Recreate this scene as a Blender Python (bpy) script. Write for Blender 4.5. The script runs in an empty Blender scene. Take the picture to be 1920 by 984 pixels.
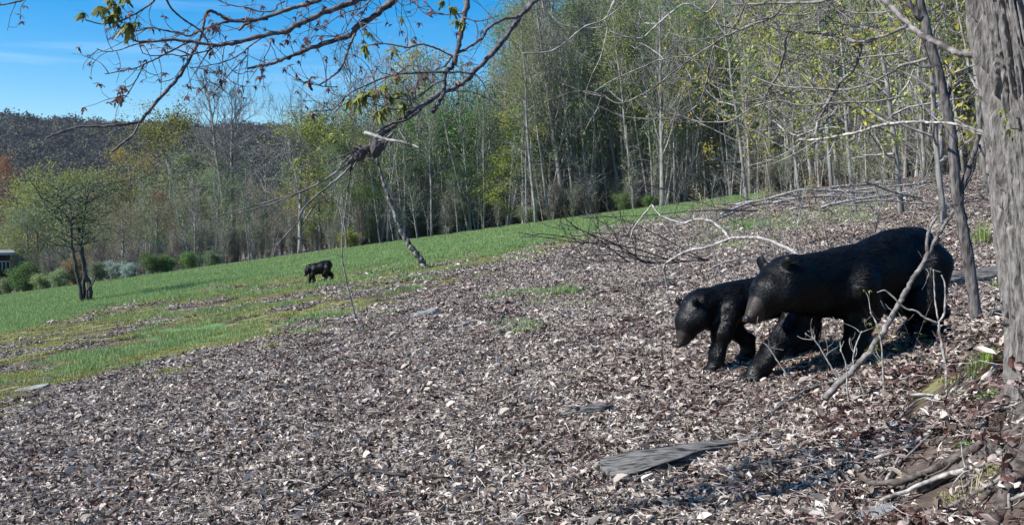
import bpy, math, random
import numpy as np
from mathutils import Vector, Matrix

SC = bpy.context.scene
COL = SC.collection
random.seed(7)
RNG = np.random.default_rng(7)
R = math.radians

# ------------------------------------------------------------------ camera, world, sun, exposure
F = 1844.0                       # focal length in photo pixels (photo is 1920 x 984)
CAM = np.array([0.0, 0.0, 1.3])
PITCH = math.atan(92.0 / F)
FWD = np.array([0.0, math.cos(PITCH), -math.sin(PITCH)])
UP = np.array([0.0, math.sin(PITCH), math.cos(PITCH)])
cd = bpy.data.cameras.new('camera')
cam = bpy.data.objects.new('camera', cd)
COL.objects.link(cam)
cam.location = CAM
cam.rotation_euler = (math.pi / 2 - PITCH, 0, 0)
cd.sensor_width = 36.0
cd.lens = 36.0 * F / 1920.0
cd.clip_start = 0.05
cd.clip_end = 6000
SC.camera = cam

SUN_ELEV, SUN_FROM = R(40), (-0.95, -0.30)      # where the sun stands, seen from the scene
az = math.atan2(SUN_FROM[0], SUN_FROM[1])        # clockwise from +Y
w = bpy.data.worlds.new("World")
SC.world = w
w.use_nodes = True
nt = w.node_tree
nt.nodes.clear()
wo = nt.nodes.new('ShaderNodeOutputWorld')
bg = nt.nodes.new('ShaderNodeBackground')
sky = nt.nodes.new('ShaderNodeTexSky')
sky.sky_type = 'NISHITA'
sky.sun_disc = False
sky.sun_elevation = SUN_ELEV
sky.sun_rotation = az
sky.altitude = 300
sky.air_density = 1.0
sky.dust_density = 0.3
sky.ozone_density = 3.0
hs = nt.nodes.new('ShaderNodeHueSaturation')
hs.inputs['Saturation'].default_value = 1.62
hs.inputs['Hue'].default_value = 0.502
# a few thin wisps of high cloud low over the hill
tc = nt.nodes.new('ShaderNodeTexCoord')
mp = nt.nodes.new('ShaderNodeMapping')
mp.inputs['Scale'].default_value = (1.6, 1.6, 26)
nz = nt.nodes.new('ShaderNodeTexNoise')
nz.inputs['Scale'].default_value = 1.7
nz.inputs['Detail'].default_value = 5
rp = nt.nodes.new('ShaderNodeValToRGB')
rp.color_ramp.elements[0].position = 0.56
rp.color_ramp.elements[0].color = (0, 0, 0, 1)
rp.color_ramp.elements[1].position = 0.80
rp.color_ramp.elements[1].color = (0.22, 0.22, 0.22, 1)
mx = nt.nodes.new('ShaderNodeMixRGB')
mx.inputs['Color2'].default_value = (7.5, 8.6, 9.4, 1)
nt.links.new(tc.outputs['Generated'], mp.inputs['Vector'])
nt.links.new(mp.outputs[0], nz.inputs['Vector'])
nt.links.new(nz.outputs['Fac'], rp.inputs['Fac'])
nt.links.new(sky.outputs[0], hs.inputs['Color'])
nt.links.new(hs.outputs[0], mx.inputs['Color1'])
nt.links.new(rp.outputs[0], mx.inputs['Fac'])
nt.links.new(mx.outputs[0], bg.inputs['Color'])
bg.inputs['Strength'].default_value = 0.112
nt.links.new(bg.outputs[0], wo.inputs['Surface'])

sd = bpy.data.lights.new('sun', 'SUN')
sd.energy = 5.0
sd.angle = R(0.5)
sd.color = (1.0, 0.965, 0.92)
sun = bpy.data.objects.new('sun', sd)
COL.objects.link(sun)
ln = math.hypot(*SUN_FROM)
sv = Vector((SUN_FROM[0] / ln * math.cos(SUN_ELEV), SUN_FROM[1] / ln * math.cos(SUN_ELEV), math.sin(SUN_ELEV)))
sun.rotation_euler = (-sv).to_track_quat('-Z', 'Y').to_euler()
sun.location = sv * 50

SC.view_settings.view_transform = 'Standard'
SC.view_settings.look = 'None'
SC.view_settings.exposure = 0.6
SC.view_settings.gamma = 1.0
SC.render.engine = 'CYCLES'
SC.cycles.max_bounces = 6
SC.cycles.transparent_max_bounces = 4

# ------------------------------------------------------------------ numeric helpers
_H = RNG.random(4096)
_PM = RNG.permutation(4096)


def _hash(i, j, k):
    return _H[(_PM[(_PM[(i & 4095)] + j) & 4095] + k * 57) & 4095]


def vnoise(x, y, z=None):
    """smooth value noise, arrays in, 0..1 out"""
    x = np.asarray(x, float)
    y = np.asarray(y, float) + x * 0
    z = np.zeros_like(x) if z is None else np.asarray(z, float) + x * 0
    i, j, k = np.floor(x).astype(int), np.floor(y).astype(int), np.floor(z).astype(int)
    u, v, t = x - i, y - j, z - k
    u, v, t = u * u * (3 - 2 * u), v * v * (3 - 2 * v), t * t * (3 - 2 * t)
    o = 0
    for a in (0, 1):
        for b in (0, 1):
            for c in (0, 1):
                o = o + _hash(i + a, j + b, k + c) * (u if a else 1 - u) * (v if b else 1 - v) * (t if c else 1 - t)
    return o


def fbm(x, y, z=None, oct=3):
    s, a, n = 0, 1.0, 0
    zz = 0 if z is None else z
    for q in range(oct):
        s = s + a * vnoise(np.asarray(x) * 2 ** q + 17 * q, np.asarray(y) * 2 ** q + 5 * q, zz * 2 ** q if z is not None else None)
        n += a
        a *= 0.5
    return s / n


def sstep(a, b, x):
    t = np.clip((x - a) / (b - a), 0, 1)
    return t * t * (3 - 2 * t)


def plane(x, y):
    """smooth slope of the hillside: up to the right"""
    x = np.asarray(x, float)
    y = np.asarray(y, float)
    bx = np.where(x > -70, x, -70 + (x + 70) * 0.25)
    bx = np.where(bx > 110, 110 + (bx - 110) * 0.4, bx)
    return 0.138 * bx + 0.005 * np.clip(y, -50, 120)


def height(x, y):
    x = np.asarray(x, float)
    y = np.asarray(y, float)
    z = plane(x, y)
    r = np.hypot(x, y)
    z = z + (fbm(x * 0.35 + 3, y * 0.35 + 9, oct=3) - 0.5) * 0.16 * sstep(1, 14, r)
    z = z + (fbm(x * 2.3, y * 2.3, oct=2) - 0.5) * 0.045 * (1 - sstep(25, 60, r))
    # earth bank with roots, from the big trunk back to the slim tree
    ax, ay, bx_, by_ = 1.66, 2.2, 2.55, 4.95
    dx, dy = bx_ - ax, by_ - ay
    t = np.clip(((x - ax) * dx + (y - ay) * dy) / (dx * dx + dy * dy), 0, 1)
    d = np.hypot(x - ax - t * dx, y - ay - t * dy)
    side = np.where((x - ax) * dy - (y - ay) * dx > 0, 0.75, 0.40)
    z = z + (0.48 - 0.08 * t) * np.exp(-(d / side) ** 2) * (0.8 + 0.4 * fbm(x * 3 + 5, y * 3, oct=3))
    return z


def P(px, py, d):
    return CAM + d * (FWD + np.array([1.0, 0, 0]) * (px - 960.0) / F + UP * (492.0 - py) / F)


def proj(x, y, z):
    vx, vy, vz = x - CAM[0], y - CAM[1], z - CAM[2]
    d = vy * FWD[1] + vz * FWD[2]
    h = vy * UP[1] + vz * UP[2]
    dd = np.maximum(d, 1e-3)
    return 960 + F * vx / dd, 492 - F * h / dd, d


def G(px, py, dmax=160.0):
    """where the line of sight through a photo pixel meets the ground"""
    dr = FWD + np.array([1.0, 0, 0]) * (px - 960.0) / F + UP * (492.0 - py) / F
    t = np.concatenate([np.linspace(1.5, 12, 700), np.linspace(12, dmax, 1800)])
    q = CAM[None] + t[:, None] * dr[None]
    b = q[:, 2] < height(q[:, 0], q[:, 1])
    i = int(np.argmax(b)) if b.any() else len(t) - 1
    p = q[i]
    return np.array([p[0], p[1], float(height(p[0], p[1]))])


# ------------------------------------------------------------------ mesh helpers
class MB:
    def __init__(s):
        s.v, s.q, s.t, s.n, s.a = [], [], [], 0, []

    def add(s, v, quads=None, tris=None, tone=None):
        v = np.asarray(v, float).reshape(-1, 3)
        s.v.append(v)
        if quads is not None and len(quads):
            s.q.append(np.asarray(quads, int).reshape(-1, 4) + s.n)
        if tris is not None and len(tris):
            s.t.append(np.asarray(tris, int).reshape(-1, 3) + s.n)
        s.a.append(np.full(len(v), 0.5) if tone is None else np.broadcast_to(np.asarray(tone, float), (len(v),)))
        s.n += len(v)

    def mesh(s, name, mats=(), smooth=True):
        me = bpy.data.meshes.new(name)
        if not s.v:
            s.add(np.zeros((3, 3)), tris=[[0, 1, 2]])
        V = np.concatenate(s.v)
        Q = np.concatenate(s.q) if s.q else np.zeros((0, 4), int)
        T = np.concatenate(s.t) if s.t else np.zeros((0, 3), int)
        me.vertices.add(len(V))
        me.vertices.foreach_set('co', V.astype(np.float32).ravel())
        nl = len(Q) * 4 + len(T) * 3
        me.loops.add(nl)
        me.loops.foreach_set('vertex_index', np.concatenate([Q.ravel(), T.ravel()]).astype(np.int32))
        me.polygons.add(len(Q) + len(T))
        ls = np.concatenate([np.arange(len(Q)) * 4, len(Q) * 4 + np.arange(len(T)) * 3]).astype(np.int32)
        me.polygons.foreach_set('loop_start', ls)
        me.polygons.foreach_set('use_smooth', np.full(len(Q) + len(T), smooth))
        at = me.attributes.new('tone', 'FLOAT', 'POINT')
        at.data.foreach_set('value', np.concatenate(s.a).astype(np.float32))
        for m in (mats if isinstance(mats, (list, tuple)) else [mats]):
            me.materials.append(m)
        me.update(calc_edges=True)
        return me

    def build(s, name, mats, parent=None, smooth=True, **kw):
        return link(name, s.mesh(name, mats, smooth), parent, **kw)


def link(name, me, parent=None, loc=None, kind=None, color=None):
    o = bpy.data.objects.new(name, me)
    COL.objects.link(o)
    if parent is not None:
        o.parent = parent
    if loc is not None:
        o.location = loc
    if kind:
        o['kind'] = kind
    if color is not None:
        o.color = (*color, 1)
    return o


def tag(o, label=None, cat=None, group=None, kind=None):
    if label:
        o['label'] = label
    if cat:
        o['category'] = cat
    if group:
        o['group'] = group
    if kind:
        o['kind'] = kind
    return o


def thing(name, label, cat, loc=(0, 0, 0), group=None):
    o = bpy.data.objects.new(name, None)
    o.empty_display_size = 0.1
    COL.objects.link(o)
    o.location = loc
    return tag(o, label, cat, group)


def catmull(p, n):
    """smooth polyline through the points, n samples per span"""
    p = np.asarray(p, float)
    if len(p) < 3:
        t = np.linspace(0, 1, n + 1)[:, None]
        return p[0] * (1 - t) + p[-1] * t
    q = np.vstack([2 * p[0] - p[1], p, 2 * p[-1] - p[-2]])
    out = []
    for i in range(1, len(q) - 2):
        t = np.linspace(0, 1, n, endpoint=False)[:, None]
        a, b, c, d = q[i - 1], q[i], q[i + 1], q[i + 2]
        out.append(0.5 * (2 * b + (c - a) * t + (2 * a - 5 * b + 4 * c - d) * t ** 2 + (3 * b - a - 3 * c + d) * t ** 3))
    out.append(q[-2][None])
    return np.concatenate(out)


def tube(mb, pts, rad, sides=5, tone=None, cap=True):
    p = np.asarray(pts, float)
    n = len(p)
    rad = np.broadcast_to(np.asarray(rad, float), (n,)) if np.ndim(rad) < 1 or len(np.atleast_1d(rad)) == n else np.interp(np.linspace(0, 1, n), np.linspace(0, 1, len(rad)), rad)
    t = np.gradient(p, axis=0)
    t /= np.linalg.norm(t, axis=1, keepdims=True) + 1e-12
    ref = np.array([0.13, 0.21, 0.97]) if abs(t[0][2]) < 0.8 else np.array([0.97, 0.17, 0.11])
    u = np.cross(t, ref)
    u /= np.linalg.norm(u, axis=1, keepdims=True) + 1e-12
    for i in range(1, n):
        if np.dot(u[i], u[i - 1]) < 0:
            u[i] = -u[i]
    v = np.cross(t, u)
    a = np.arange(sides) * 2 * math.pi / sides
    V = p[:, None] + rad[:, None, None] * (np.cos(a)[None, :, None] * u[:, None] + np.sin(a)[None, :, None] * v[:, None])
    i = np.arange(n - 1)[:, None] * sides
    j = np.arange(sides)[None]
    jn = (j + 1) % sides
    Q = np.stack([i + j, i + jn, i + sides + jn, i + sides + j], -1).reshape(-1, 4)
    T = []
    if cap:
        for k in range(1, sides - 1):
            T.append([0, k + 1, k])
            b = (n - 1) * sides
            T.append([b, b + k, b + k + 1])
    mb.add(V.reshape(-1, 3), Q, T, tone)


# ------------------------------------------------------------------ materials
def newmat(name):
    m = bpy.data.materials.new(name)
    m.use_nodes = True
    n = m.node_tree
    b = n.nodes['Principled BSDF']
    return m, n, b


def N(n, typ, **kw):
    x = n.nodes.new(typ)
    for k, v in kw.items():
        if k in x.inputs:
            x.inputs[k].default_value = v
        else:
            setattr(x, k, v)
    return x


def ramp(n, stops):
    r = n.nodes.new('ShaderNodeValToRGB')
    e = r.color_ramp.elements
    while len(e) < len(stops):
        e.new(0.5)
    for i, (p, c) in enumerate(stops):
        e[i].position = p
        e[i].color = (*c, 1)
    return r


def coords(n, scale):
    tcn = n.nodes.new('ShaderNodeTexCoord')
    m = n.nodes.new('ShaderNodeMapping')
    m.inputs['Scale'].default_value = scale
    n.links.new(tcn.outputs['Object'], m.inputs['Vector'])
    return m


def simple(name, c1, c2, scale=(6, 6, 6), nscale=1.0, rough=0.85, bump=0.3, dist=0.01, detail=4, contrast=(0.35, 0.65), spec=0.3):
    m, n, b = newmat(name)
    mp_ = coords(n, scale)
    t = N(n, 'ShaderNodeTexNoise', Scale=nscale, Detail=detail)
    n.links.new(mp_.outputs[0], t.inputs['Vector'])
    r = ramp(n, [(contrast[0], c1), (contrast[1], c2)])
    n.links.new(t.outputs['Fac'], r.inputs['Fac'])
    n.links.new(r.outputs[0], b.inputs['Base Color'])
    b.inputs['Roughness'].default_value = rough
    b.inputs['Specular IOR Level'].default_value = spec
    if bump:
        bp = N(n, 'ShaderNodeBump', Strength=bump, Distance=dist)
        n.links.new(t.outputs['Fac'], bp.inputs['Height'])
        n.links.new(bp.outputs[0], b.inputs['Normal'])
    return m


def tone_mat(name, stops, rough=0.8, transl=0.0, use_obj=False, spec=0.25, jitter=0.0):
    """colour from each leaf's own tone; optional tint of the object's own colour"""
    m, n, b = newmat(name)
    a = N(n, 'ShaderNodeAttribute')
    a.attribute_name = 'tone'
    r = ramp(n, stops)
    src = a.outputs['Fac']
    if jitter:
        oi0 = n.nodes.new('ShaderNodeObjectInfo')
        ma = N(n, 'ShaderNodeMath', operation='MULTIPLY_ADD')
        ma.inputs[1].default_value = jitter
        n.links.new(oi0.outputs['Random'], ma.inputs[0])
        n.links.new(a.outputs['Fac'], ma.inputs[2])
        mb_ = N(n, 'ShaderNodeMath', operation='SUBTRACT')
        mb_.inputs[1].default_value = jitter / 2
        n.links.new(ma.outputs[0], mb_.inputs[0])
        src = mb_.outputs[0]
    n.links.new(src, r.inputs['Fac'])
    out = r.outputs[0]
    if use_obj:
        oi = n.nodes.new('ShaderNodeObjectInfo')
        mm = N(n, 'ShaderNodeMixRGB', blend_type='MULTIPLY')
        mm.inputs['Fac'].default_value = 1
        n.links.new(out, mm.inputs['Color1'])
        n.links.new(oi.outputs['Color'], mm.inputs['Color2'])
        out = mm.outputs[0]
    n.links.new(out, b.inputs['Base Color'])
    b.inputs['Roughness'].default_value = rough
    b.inputs['Specular IOR Level'].default_value = spec
    if transl:
        tr = n.nodes.new('ShaderNodeBsdfTranslucent')
        n.links.new(out, tr.inputs['Color'])
        ms = n.nodes.new('ShaderNodeMixShader')
        ms.inputs[0].default_value = transl
        n.links.new(b.outputs[0], ms.inputs[1])
        n.links.new(tr.outputs[0], ms.inputs[2])
        n.links.new(ms.outputs[0], n.nodes['Material Output'].inputs['Surface'])
    return m


M = {}
M['bark_far'] = simple('bark_far', (0.11, 0.10, 0.09), (0.38, 0.355, 0.33), (7, 7, 1.2), 1.0, 0.9, 0.25, 0.02)
M['bark_pale'] = simple('bark_pale', (0.12, 0.11, 0.10), (0.36, 0.34, 0.31), (9, 9, 2), 1.0, 0.85, 0.3, 0.01)
M['bark_dark'] = simple('bark_dark', (0.022, 0.018, 0.017), (0.10, 0.088, 0.08), (30, 30, 12), 1.0, 0.85, 0.6, 0.01)
M['bark_big'] = simple('bark_big', (0.10, 0.09, 0.082), (0.25, 0.232, 0.215), (70, 70, 20), 1.0, 0.9, 0.9, 0.012, 8)
M['bark_slim'] = simple('bark_slim', (0.03, 0.027, 0.025), (0.19, 0.17, 0.16), (55, 55, 14), 1.0, 0.88, 0.7, 0.012, 6)
M['twig_near'] = simple('twig_near', (0.035, 0.03, 0.033), (0.20, 0.175, 0.175), (40, 40, 40), 1.0, 0.7, 0.5, 0.004)
M['dead_pale'] = simple('dead_pale', (0.15, 0.135, 0.12), (0.50, 0.47, 0.43), (30, 30, 30), 1.0, 0.75, 0.4, 0.004)
M['dead_grey'] = simple('dead_grey', (0.07, 0.06, 0.054), (0.30, 0.275, 0.255), (22, 22, 22), 1.0, 0.85, 0.5, 0.006)
M['log'] = simple('log_wood', (0.035, 0.033, 0.03), (0.25, 0.235, 0.215), (7, 60, 60), 1.0, 0.95, 1.0, 0.02, 8)
M['stone'] = simple('stone_grey', (0.13, 0.13, 0.125), (0.32, 0.32, 0.31), (14, 14, 14), 1.0, 0.9, 0.6, 0.01, 7)
M['root'] = simple('root_wood', (0.035, 0.027, 0.022), (0.15, 0.125, 0.108), (40, 40, 40), 1.0, 0.9, 0.6, 0.01, 6)
M['leaf_far'] = tone_mat('leaf_far', [(0, (0.14, 0.17, 0.06)), (0.5, (0.27, 0.32, 0.11)), (1, (0.42, 0.47, 0.18))], 0.7, 0.42, True)
M['leaf_maple'] = tone_mat('leaf_maple', [(0, (0.12, 0.12, 0.03)), (0.6, (0.26, 0.29, 0.08)), (1, (0.42, 0.41, 0.15))], 0.5, 0.4)
M['leaf_red'] = tone_mat('leaf_red', [(0, (0.09, 0.045, 0.05)), (0.6, (0.24, 0.13, 0.12)), (1, (0.42, 0.30, 0.22))], 0.6, 0.3)
M['litter'] = tone_mat('litter', [(0, (0.025, 0.017, 0.013)), (0.22, (0.09, 0.066, 0.054)), (0.46, (0.29, 0.238, 0.195)), (0.72, (0.58, 0.50, 0.425)), (1, (0.80, 0.72, 0.64))], 0.85, 0.12, False, 0.15, 0.22)
M['litter_red'] = tone_mat('litter_red', [(0, (0.022, 0.010, 0.008)), (0.3, (0.10, 0.05, 0.042)), (0.6, (0.27, 0.19, 0.165)), (1, (0.66, 0.59, 0.55))], 0.85, 0.12, False, 0.15)
M['grass'] = tone_mat('grass', [(0, (0.13, 0.20, 0.065)), (0.5, (0.23, 0.35, 0.125)), (1, (0.38, 0.48, 0.21))], 0.7, 0.3, False, 0.2, 0.3)
M['moss'] = tone_mat('moss', [(0, (0.16, 0.165, 0.055)), (0.6, (0.30, 0.31, 0.10)), (1, (0.48, 0.46, 0.22))], 0.9, 0.2, False, 0.1, 0.4)
M['straw'] = tone_mat('straw', [(0, (0.22, 0.17, 0.11)), (1, (0.55, 0.48, 0.36))], 0.8, 0.2)
M['hillwood'] = tone_mat('hillwood', [(0, (0.06, 0.055, 0.045)), (0.5, (0.115, 0.105, 0.085)), (0.85, (0.15, 0.145, 0.10)), (1, (0.14, 0.17, 0.085))], 0.9, 0.1, False, 0.1, 0.8)
M['fur'] = None


def ground_material():
    m, n, b = newmat('ground_soil')
    def attr(nm):
        a = n.nodes.new('ShaderNodeAttribute')
        a.attribute_name = nm
        return a.outputs['Fac']
    geo = n.nodes.new('ShaderNodeNewGeometry')
    def noise(sc, det=4):
        t = N(n, 'ShaderNodeTexNoise', Scale=sc, Detail=det)
        n.links.new(geo.outputs['Position'], t.inputs['Vector'])
        return t.outputs['Fac']
    # leaf litter seen from afar: fine light and dark flecks
    lit = ramp(n, [(0.36, (0.05, 0.04, 0.037)), (0.5, (0.23, 0.20, 0.185)), (0.64, (0.5, 0.46, 0.44))])
    n.links.new(noise(28, 6), lit.inputs['Fac'])
    dark = ramp(n, [(0.3, (0.018, 0.013, 0.011)), (0.7, (0.05, 0.038, 0.032))])
    n.links.new(noise(30, 4), dark.inputs['Fac'])
    lx = N(n, 'ShaderNodeMixRGB')
    n.links.new(attr('far'), lx.inputs['Fac'])
    n.links.new(dark.outputs[0], lx.inputs['Color1'])
    n.links.new(lit.outputs[0], lx.inputs['Color2'])
    gr = ramp(n, [(0.3, (0.075, 0.125, 0.045)), (0.7, (0.16, 0.26, 0.095))])
    n.links.new(noise(3.0, 8), gr.inputs['Fac'])
    ms = ramp(n, [(0.35, (0.10, 0.085, 0.05)), (0.65, (0.28, 0.27, 0.12))])
    n.links.new(noise(9, 5), ms.inputs['Fac'])
    def mixby(fac_attr, ns, c1, c2, wid=0.25):
        ad = N(n, 'ShaderNodeMath', operation='ADD')
        n.links.new(attr(fac_attr), ad.inputs[0])
        n.links.new(noise(ns, 5), ad.inputs[1])
        mr = N(n, 'ShaderNodeMapRange')
        mr.inputs['From Min'].default_value = 1.0 - wid / 2
        mr.inputs['From Max'].default_value = 1.0 + wid / 2
        n.links.new(ad.outputs[0], mr.inputs['Value'])
        x = N(n, 'ShaderNodeMixRGB')
        n.links.new(mr.outputs[0], x.inputs['Fac'])
        n.links.new(c1, x.inputs['Color1'])
        n.links.new(c2, x.inputs['Color2'])
        return x.outputs[0]
    c = mixby('moss', 2.2, lx.outputs[0], ms.outputs[0])
    c = mixby('grass', 1.6, c, gr.outputs[0])
    soil = ramp(n, [(0.3, (0.05, 0.036, 0.028)), (0.7, (0.15, 0.115, 0.095))])
    n.links.new(noise(12, 6), soil.inputs['Fac'])
    c = mixby('soil', 3.0, c, soil.outputs[0])
    n.links.new(c, b.inputs['Base Color'])
    b.inputs['Roughness'].default_value = 0.95
    b.inputs['Specular IOR Level'].default_value = 0.1
    bp = N(n, 'ShaderNodeBump', Strength=0.9, Distance=0.03)
    n.links.new(noise(24, 6), bp.inputs['Height'])
    n.links.new(bp.outputs[0], b.inputs['Normal'])
    return m


# zone borders, kept as lines on the slope (given by where they cross the view)
L1 = np.array([(-900, 720), (0, 622), (150, 590), (300, 560), (430, 532), (560, 512), (640, 505), (800, 492), (960, 465), (1180, 415), (1340, 385), (1420, 368), (1550, 340), (2600, 200)], float)
L2 = np.array([(-900, 980), (0, 765), (130, 700), (280, 668), (440, 640), (560, 606), (680, 580), (800, 545), (900, 505), (960, 484), (1180, 428), (1340, 396), (1420, 374), (1550, 344), (2600, 204)], float)
LE = np.array([(-1200, 720), (-300, 600), (0, 556), (560, 480), (960, 426), (1380, 370), (1550, 352), (1750, 332), (2100, 296), (3200, 180)], float)


def zones(x, y, z):
    """grass, moss, soil amounts at ground points; soil also carries painted shade under the wood"""
    px, py, d = proj(x, y, z)
    ok = d > 0.5
    l1 = np.interp(px, L1[:, 0], L1[:, 1])
    l2 = np.interp(px, L2[:, 0], L2[:, 1])
    le = np.interp(px, LE[:, 0], LE[:, 1])
    wob = (fbm(x * 0.5 + 31, y * 0.5, oct=3) - 0.5) * 26
    p2 = py + wob
    field = sstep(l1 + 8, l1 - 8, p2)
    rag = (fbm(x * 1.1 + 3, y * 2.0 + 90, oct=4) - 0.5) * 95 * sstep(1250, 900, px)
    mixz = sstep(l2 + 12, l2 - 12, p2 + rag) * (1 - field)
    forest = sstep(le + 2, le - 3, py)
    n1 = fbm(x * 0.45 + 7, y * 1.1 + 3, oct=3)
    n2 = fbm(x * 1.0 + 57, y * 1.6 + 33, oct=3)
    g = field + mixz * sstep(0.49, 0.66, n1) * sstep(0.36, 0.5, fbm(x * 1.6, y * 3.4 + 70, oct=4))
    # separate green strip and small tufts lower down
    strip = np.exp(-((px - 330) / 120) ** 2 - ((py - (632 - (px - 330) * 0.22)) / 22) ** 2)
    strip2 = np.exp(-((px - 190) / 60) ** 2 - ((py - 676) / 12) ** 2)
    for cx, cy, sx, sy in ((995, 612, 50, 14), (1440, 425, 70, 18), (1600, 410, 80, 16), (1000, 560, 70, 14), (1370, 455, 60, 12), (1100, 545, 60, 10)):
        strip = strip + 0.55 * sstep(0.42, 0.6, fbm(x * 1.3 + 11, y * 1.3, oct=3)) * np.exp(-((px - cx) / sx) ** 2 - ((py - cy) / sy) ** 2)
    g = np.clip(g + strip + 0.9 * strip2, 0, 1) * (1 - forest)
    ms = mixz * np.maximum(sstep(0.36, 0.52, n2) * 0.95, 0.35)
    edge = np.exp(-((py + rag * 0.8 - l2) / 34) ** 2) * sstep(1150, 900, px)
    ms = np.clip(ms + edge * sstep(0.42, 0.56, n2), 0, 1) * (1 - forest)
    furrow = mixz * sstep(0.54, 0.64, fbm(x * 0.5 + 2, y * 2.2 + 8, oct=3)) * 0.8
    bank = sstep(1640, 1790, px + (py - 800) * 0.25) * sstep(570, 650, py)
    ms = np.clip(ms + bank * sstep(0.52, 0.62, fbm(x * 2.6 + 1, y * 2.6, oct=3)), 0, 1)
    so = np.clip(furrow + bank * 0.85 + forest * sstep(40, 50, d) * 0.3, 0, 1)  # soil on furrows and bank; its dark colour also paints shade on the wood floor
    g, ms, so = np.where(ok, g, 0.2), np.where(ok, ms, 0), np.where(ok, so, 0)
    return g, ms, so, px, py, d, forest, mixz, field


# ------------------------------------------------------------------ the ground
def build_ground():
    rr = [0.25, 0.6, 1.0]
    while rr[-1] < 3000:
        rr.append(rr[-1] * 1.0155)
    rr = np.array(rr)
    th = list(np.arange(-36, 36.01, 0.2)) + list(np.arange(41, 320, 6.0))
    th = np.radians(np.array(th))
    X = rr[:, None] * np.sin(th)[None]
    Y = rr[:, None] * np.cos(th)[None]
    Z = height(X, Y)
    nr, na = X.shape
    V = np.stack([X, Y, Z], -1).reshape(-1, 3)
    i = np.arange(nr - 1)[:, None] * na
    j = np.arange(na)[None]
    jn = (j + 1) % na
    Q = np.stack([i + j, i + na + j, i + na + jn, i + jn], -1).reshape(-1, 4)
    mb = MB()
    mb.add(V, Q)
    c = len(V)
    mb.add([[0, 0, float(height(0, 0))]])
    mb.t.append(np.array([[c, k, (k + 1) % na] for k in range(na)]))
    me = mb.mesh('ground', ground_material())
    g, ms, so, *_ = zones(*[np.append(a.ravel(), 0.0) for a in (X, Y, Z)])
    far = sstep(14, 40, np.append(np.hypot(X, Y).ravel(), 0.0))     # beyond this the leaves are too small to build one by one
    for nm, a in (('grass', g), ('moss', ms), ('soil', so), ('far', far)):
        at = me.attributes.new(nm, 'FLOAT', 'POINT')
        at.data.foreach_set('value', a.astype(np.float32))
    o = link('ground', me)
    tag(o, 'sloping hillside of fallen leaves, mossy turf and grass', None, None, 'structure')
    return o


build_ground()


def build_hill():
    xs = np.linspace(-900, 900, 150)
    ys = np.concatenate([np.linspace(230, 760, 60), [900, 1200, 1600]])
    X, Y = np.meshgrid(xs, ys)
    return X, Y, hill_z(X, Y)


def hill_z(X, Y):
    cx = X / np.maximum(Y, 1)
    # height of the ridge line: higher on the left, with a low saddle
    crest_py = np.interp(960 + F * cx, [-900, 0, 120, 250, 400, 520, 640, 900, 2400], [150, 226, 236, 246, 248, 244, 250, 262, 300])
    top = (400 - crest_py) / F * 640 + 1.3 - 12.5
    t = sstep(250, 640, Y)
    z = -22 + (top + 22) * t
    z = z - sstep(640, 1500, Y) * 60
    return z + (fbm(X * 0.012 + 4, Y * 0.012, oct=4) - 0.5) * 22 * t * (1 - sstep(560, 640, Y) * 0.8)


M['hill_soil'] = simple('hill_soil', (0.05, 0.043, 0.04), (0.12, 0.105, 0.095), (0.05, 0.05, 0.05), 1.0, 0.95, 0, 1, 6)
X, Y, Z = build_hill()
ny, nx = X.shape
mb = MB()
i = np.arange(ny - 1)[:, None] * nx
j = np.arange(nx - 1)[None]
mb.add(np.stack([X, Y, Z], -1).reshape(-1, 3), np.stack([i + j, i + j + 1, i + nx + j + 1, i + nx + j], -1).reshape(-1, 4))
tag(mb.build('hill', M['hill_soil']), 'far wooded ridge across the valley', None, None, 'structure')


# ------------------------------------------------------------------ scatter (only for what nobody could count)
def scatter(name, pts, rot, scl, idx, sources, label, cat):
    col = bpy.data.collections.new(name + '_sources')
    for k, (me) in enumerate(sources):
        col.objects.link(bpy.data.objects.new('%s_piece_%02d' % (name, k), me))
    me = bpy.data.meshes.new(name)
    n = len(pts)
    me.vertices.add(n)
    me.vertices.foreach_set('co', np.asarray(pts, np.float32).ravel())
    for nm, ty, fld, a in (('rot', 'FLOAT_VECTOR', 'vector', rot), ('scl', 'FLOAT', 'value', scl), ('idx', 'INT', 'value', idx)):
        at = me.attributes.new(nm, ty, 'POINT')
        at.data.foreach_set(fld, np.asarray(a, np.int32 if ty == 'INT' else np.float32).ravel())
    o = link(name, me)
    tag(o, label, cat, None, 'stuff')
    ng = bpy.data.node_groups.new(name + '_scatter', 'GeometryNodeTree')
    ng.interface.new_socket('Geometry', in_out='INPUT', socket_type='NodeSocketGeometry')
    ng.interface.new_socket('Geometry', in_out='OUTPUT', socket_type='NodeSocketGeometry')
    gi, go = ng.nodes.new('NodeGroupInput'), ng.nodes.new('NodeGroupOutput')
    ip = ng.nodes.new('GeometryNodeInstanceOnPoints')
    ci = ng.nodes.new('GeometryNodeCollectionInfo')
    ci.inputs['Collection'].default_value = col
    ci.inputs['Separate Children'].default_value = True
    ci.inputs['Reset Children'].default_value = True
    ip.inputs['Pick Instance'].default_value = True
    def na(nm, dt):
        a = ng.nodes.new('GeometryNodeInputNamedAttribute')
        a.data_type = dt
        a.inputs['Name'].default_value = nm
        return a.outputs['Attribute']
    L = ng.links.new
    L(gi.outputs[0], ip.inputs['Points'])
    L(ci.outputs[0], ip.inputs['Instance'])
    L(na('idx', 'INT'), ip.inputs['Instance Index'])
    L(na('rot', 'FLOAT_VECTOR'), ip.inputs['Rotation'])
    L(na('scl', 'FLOAT'), ip.inputs['Scale'])
    L(ip.outputs[0], go.inputs[0])
    md = o.modifiers.new('scatter', 'NODES')
    md.node_group = ng
    return o


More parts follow.
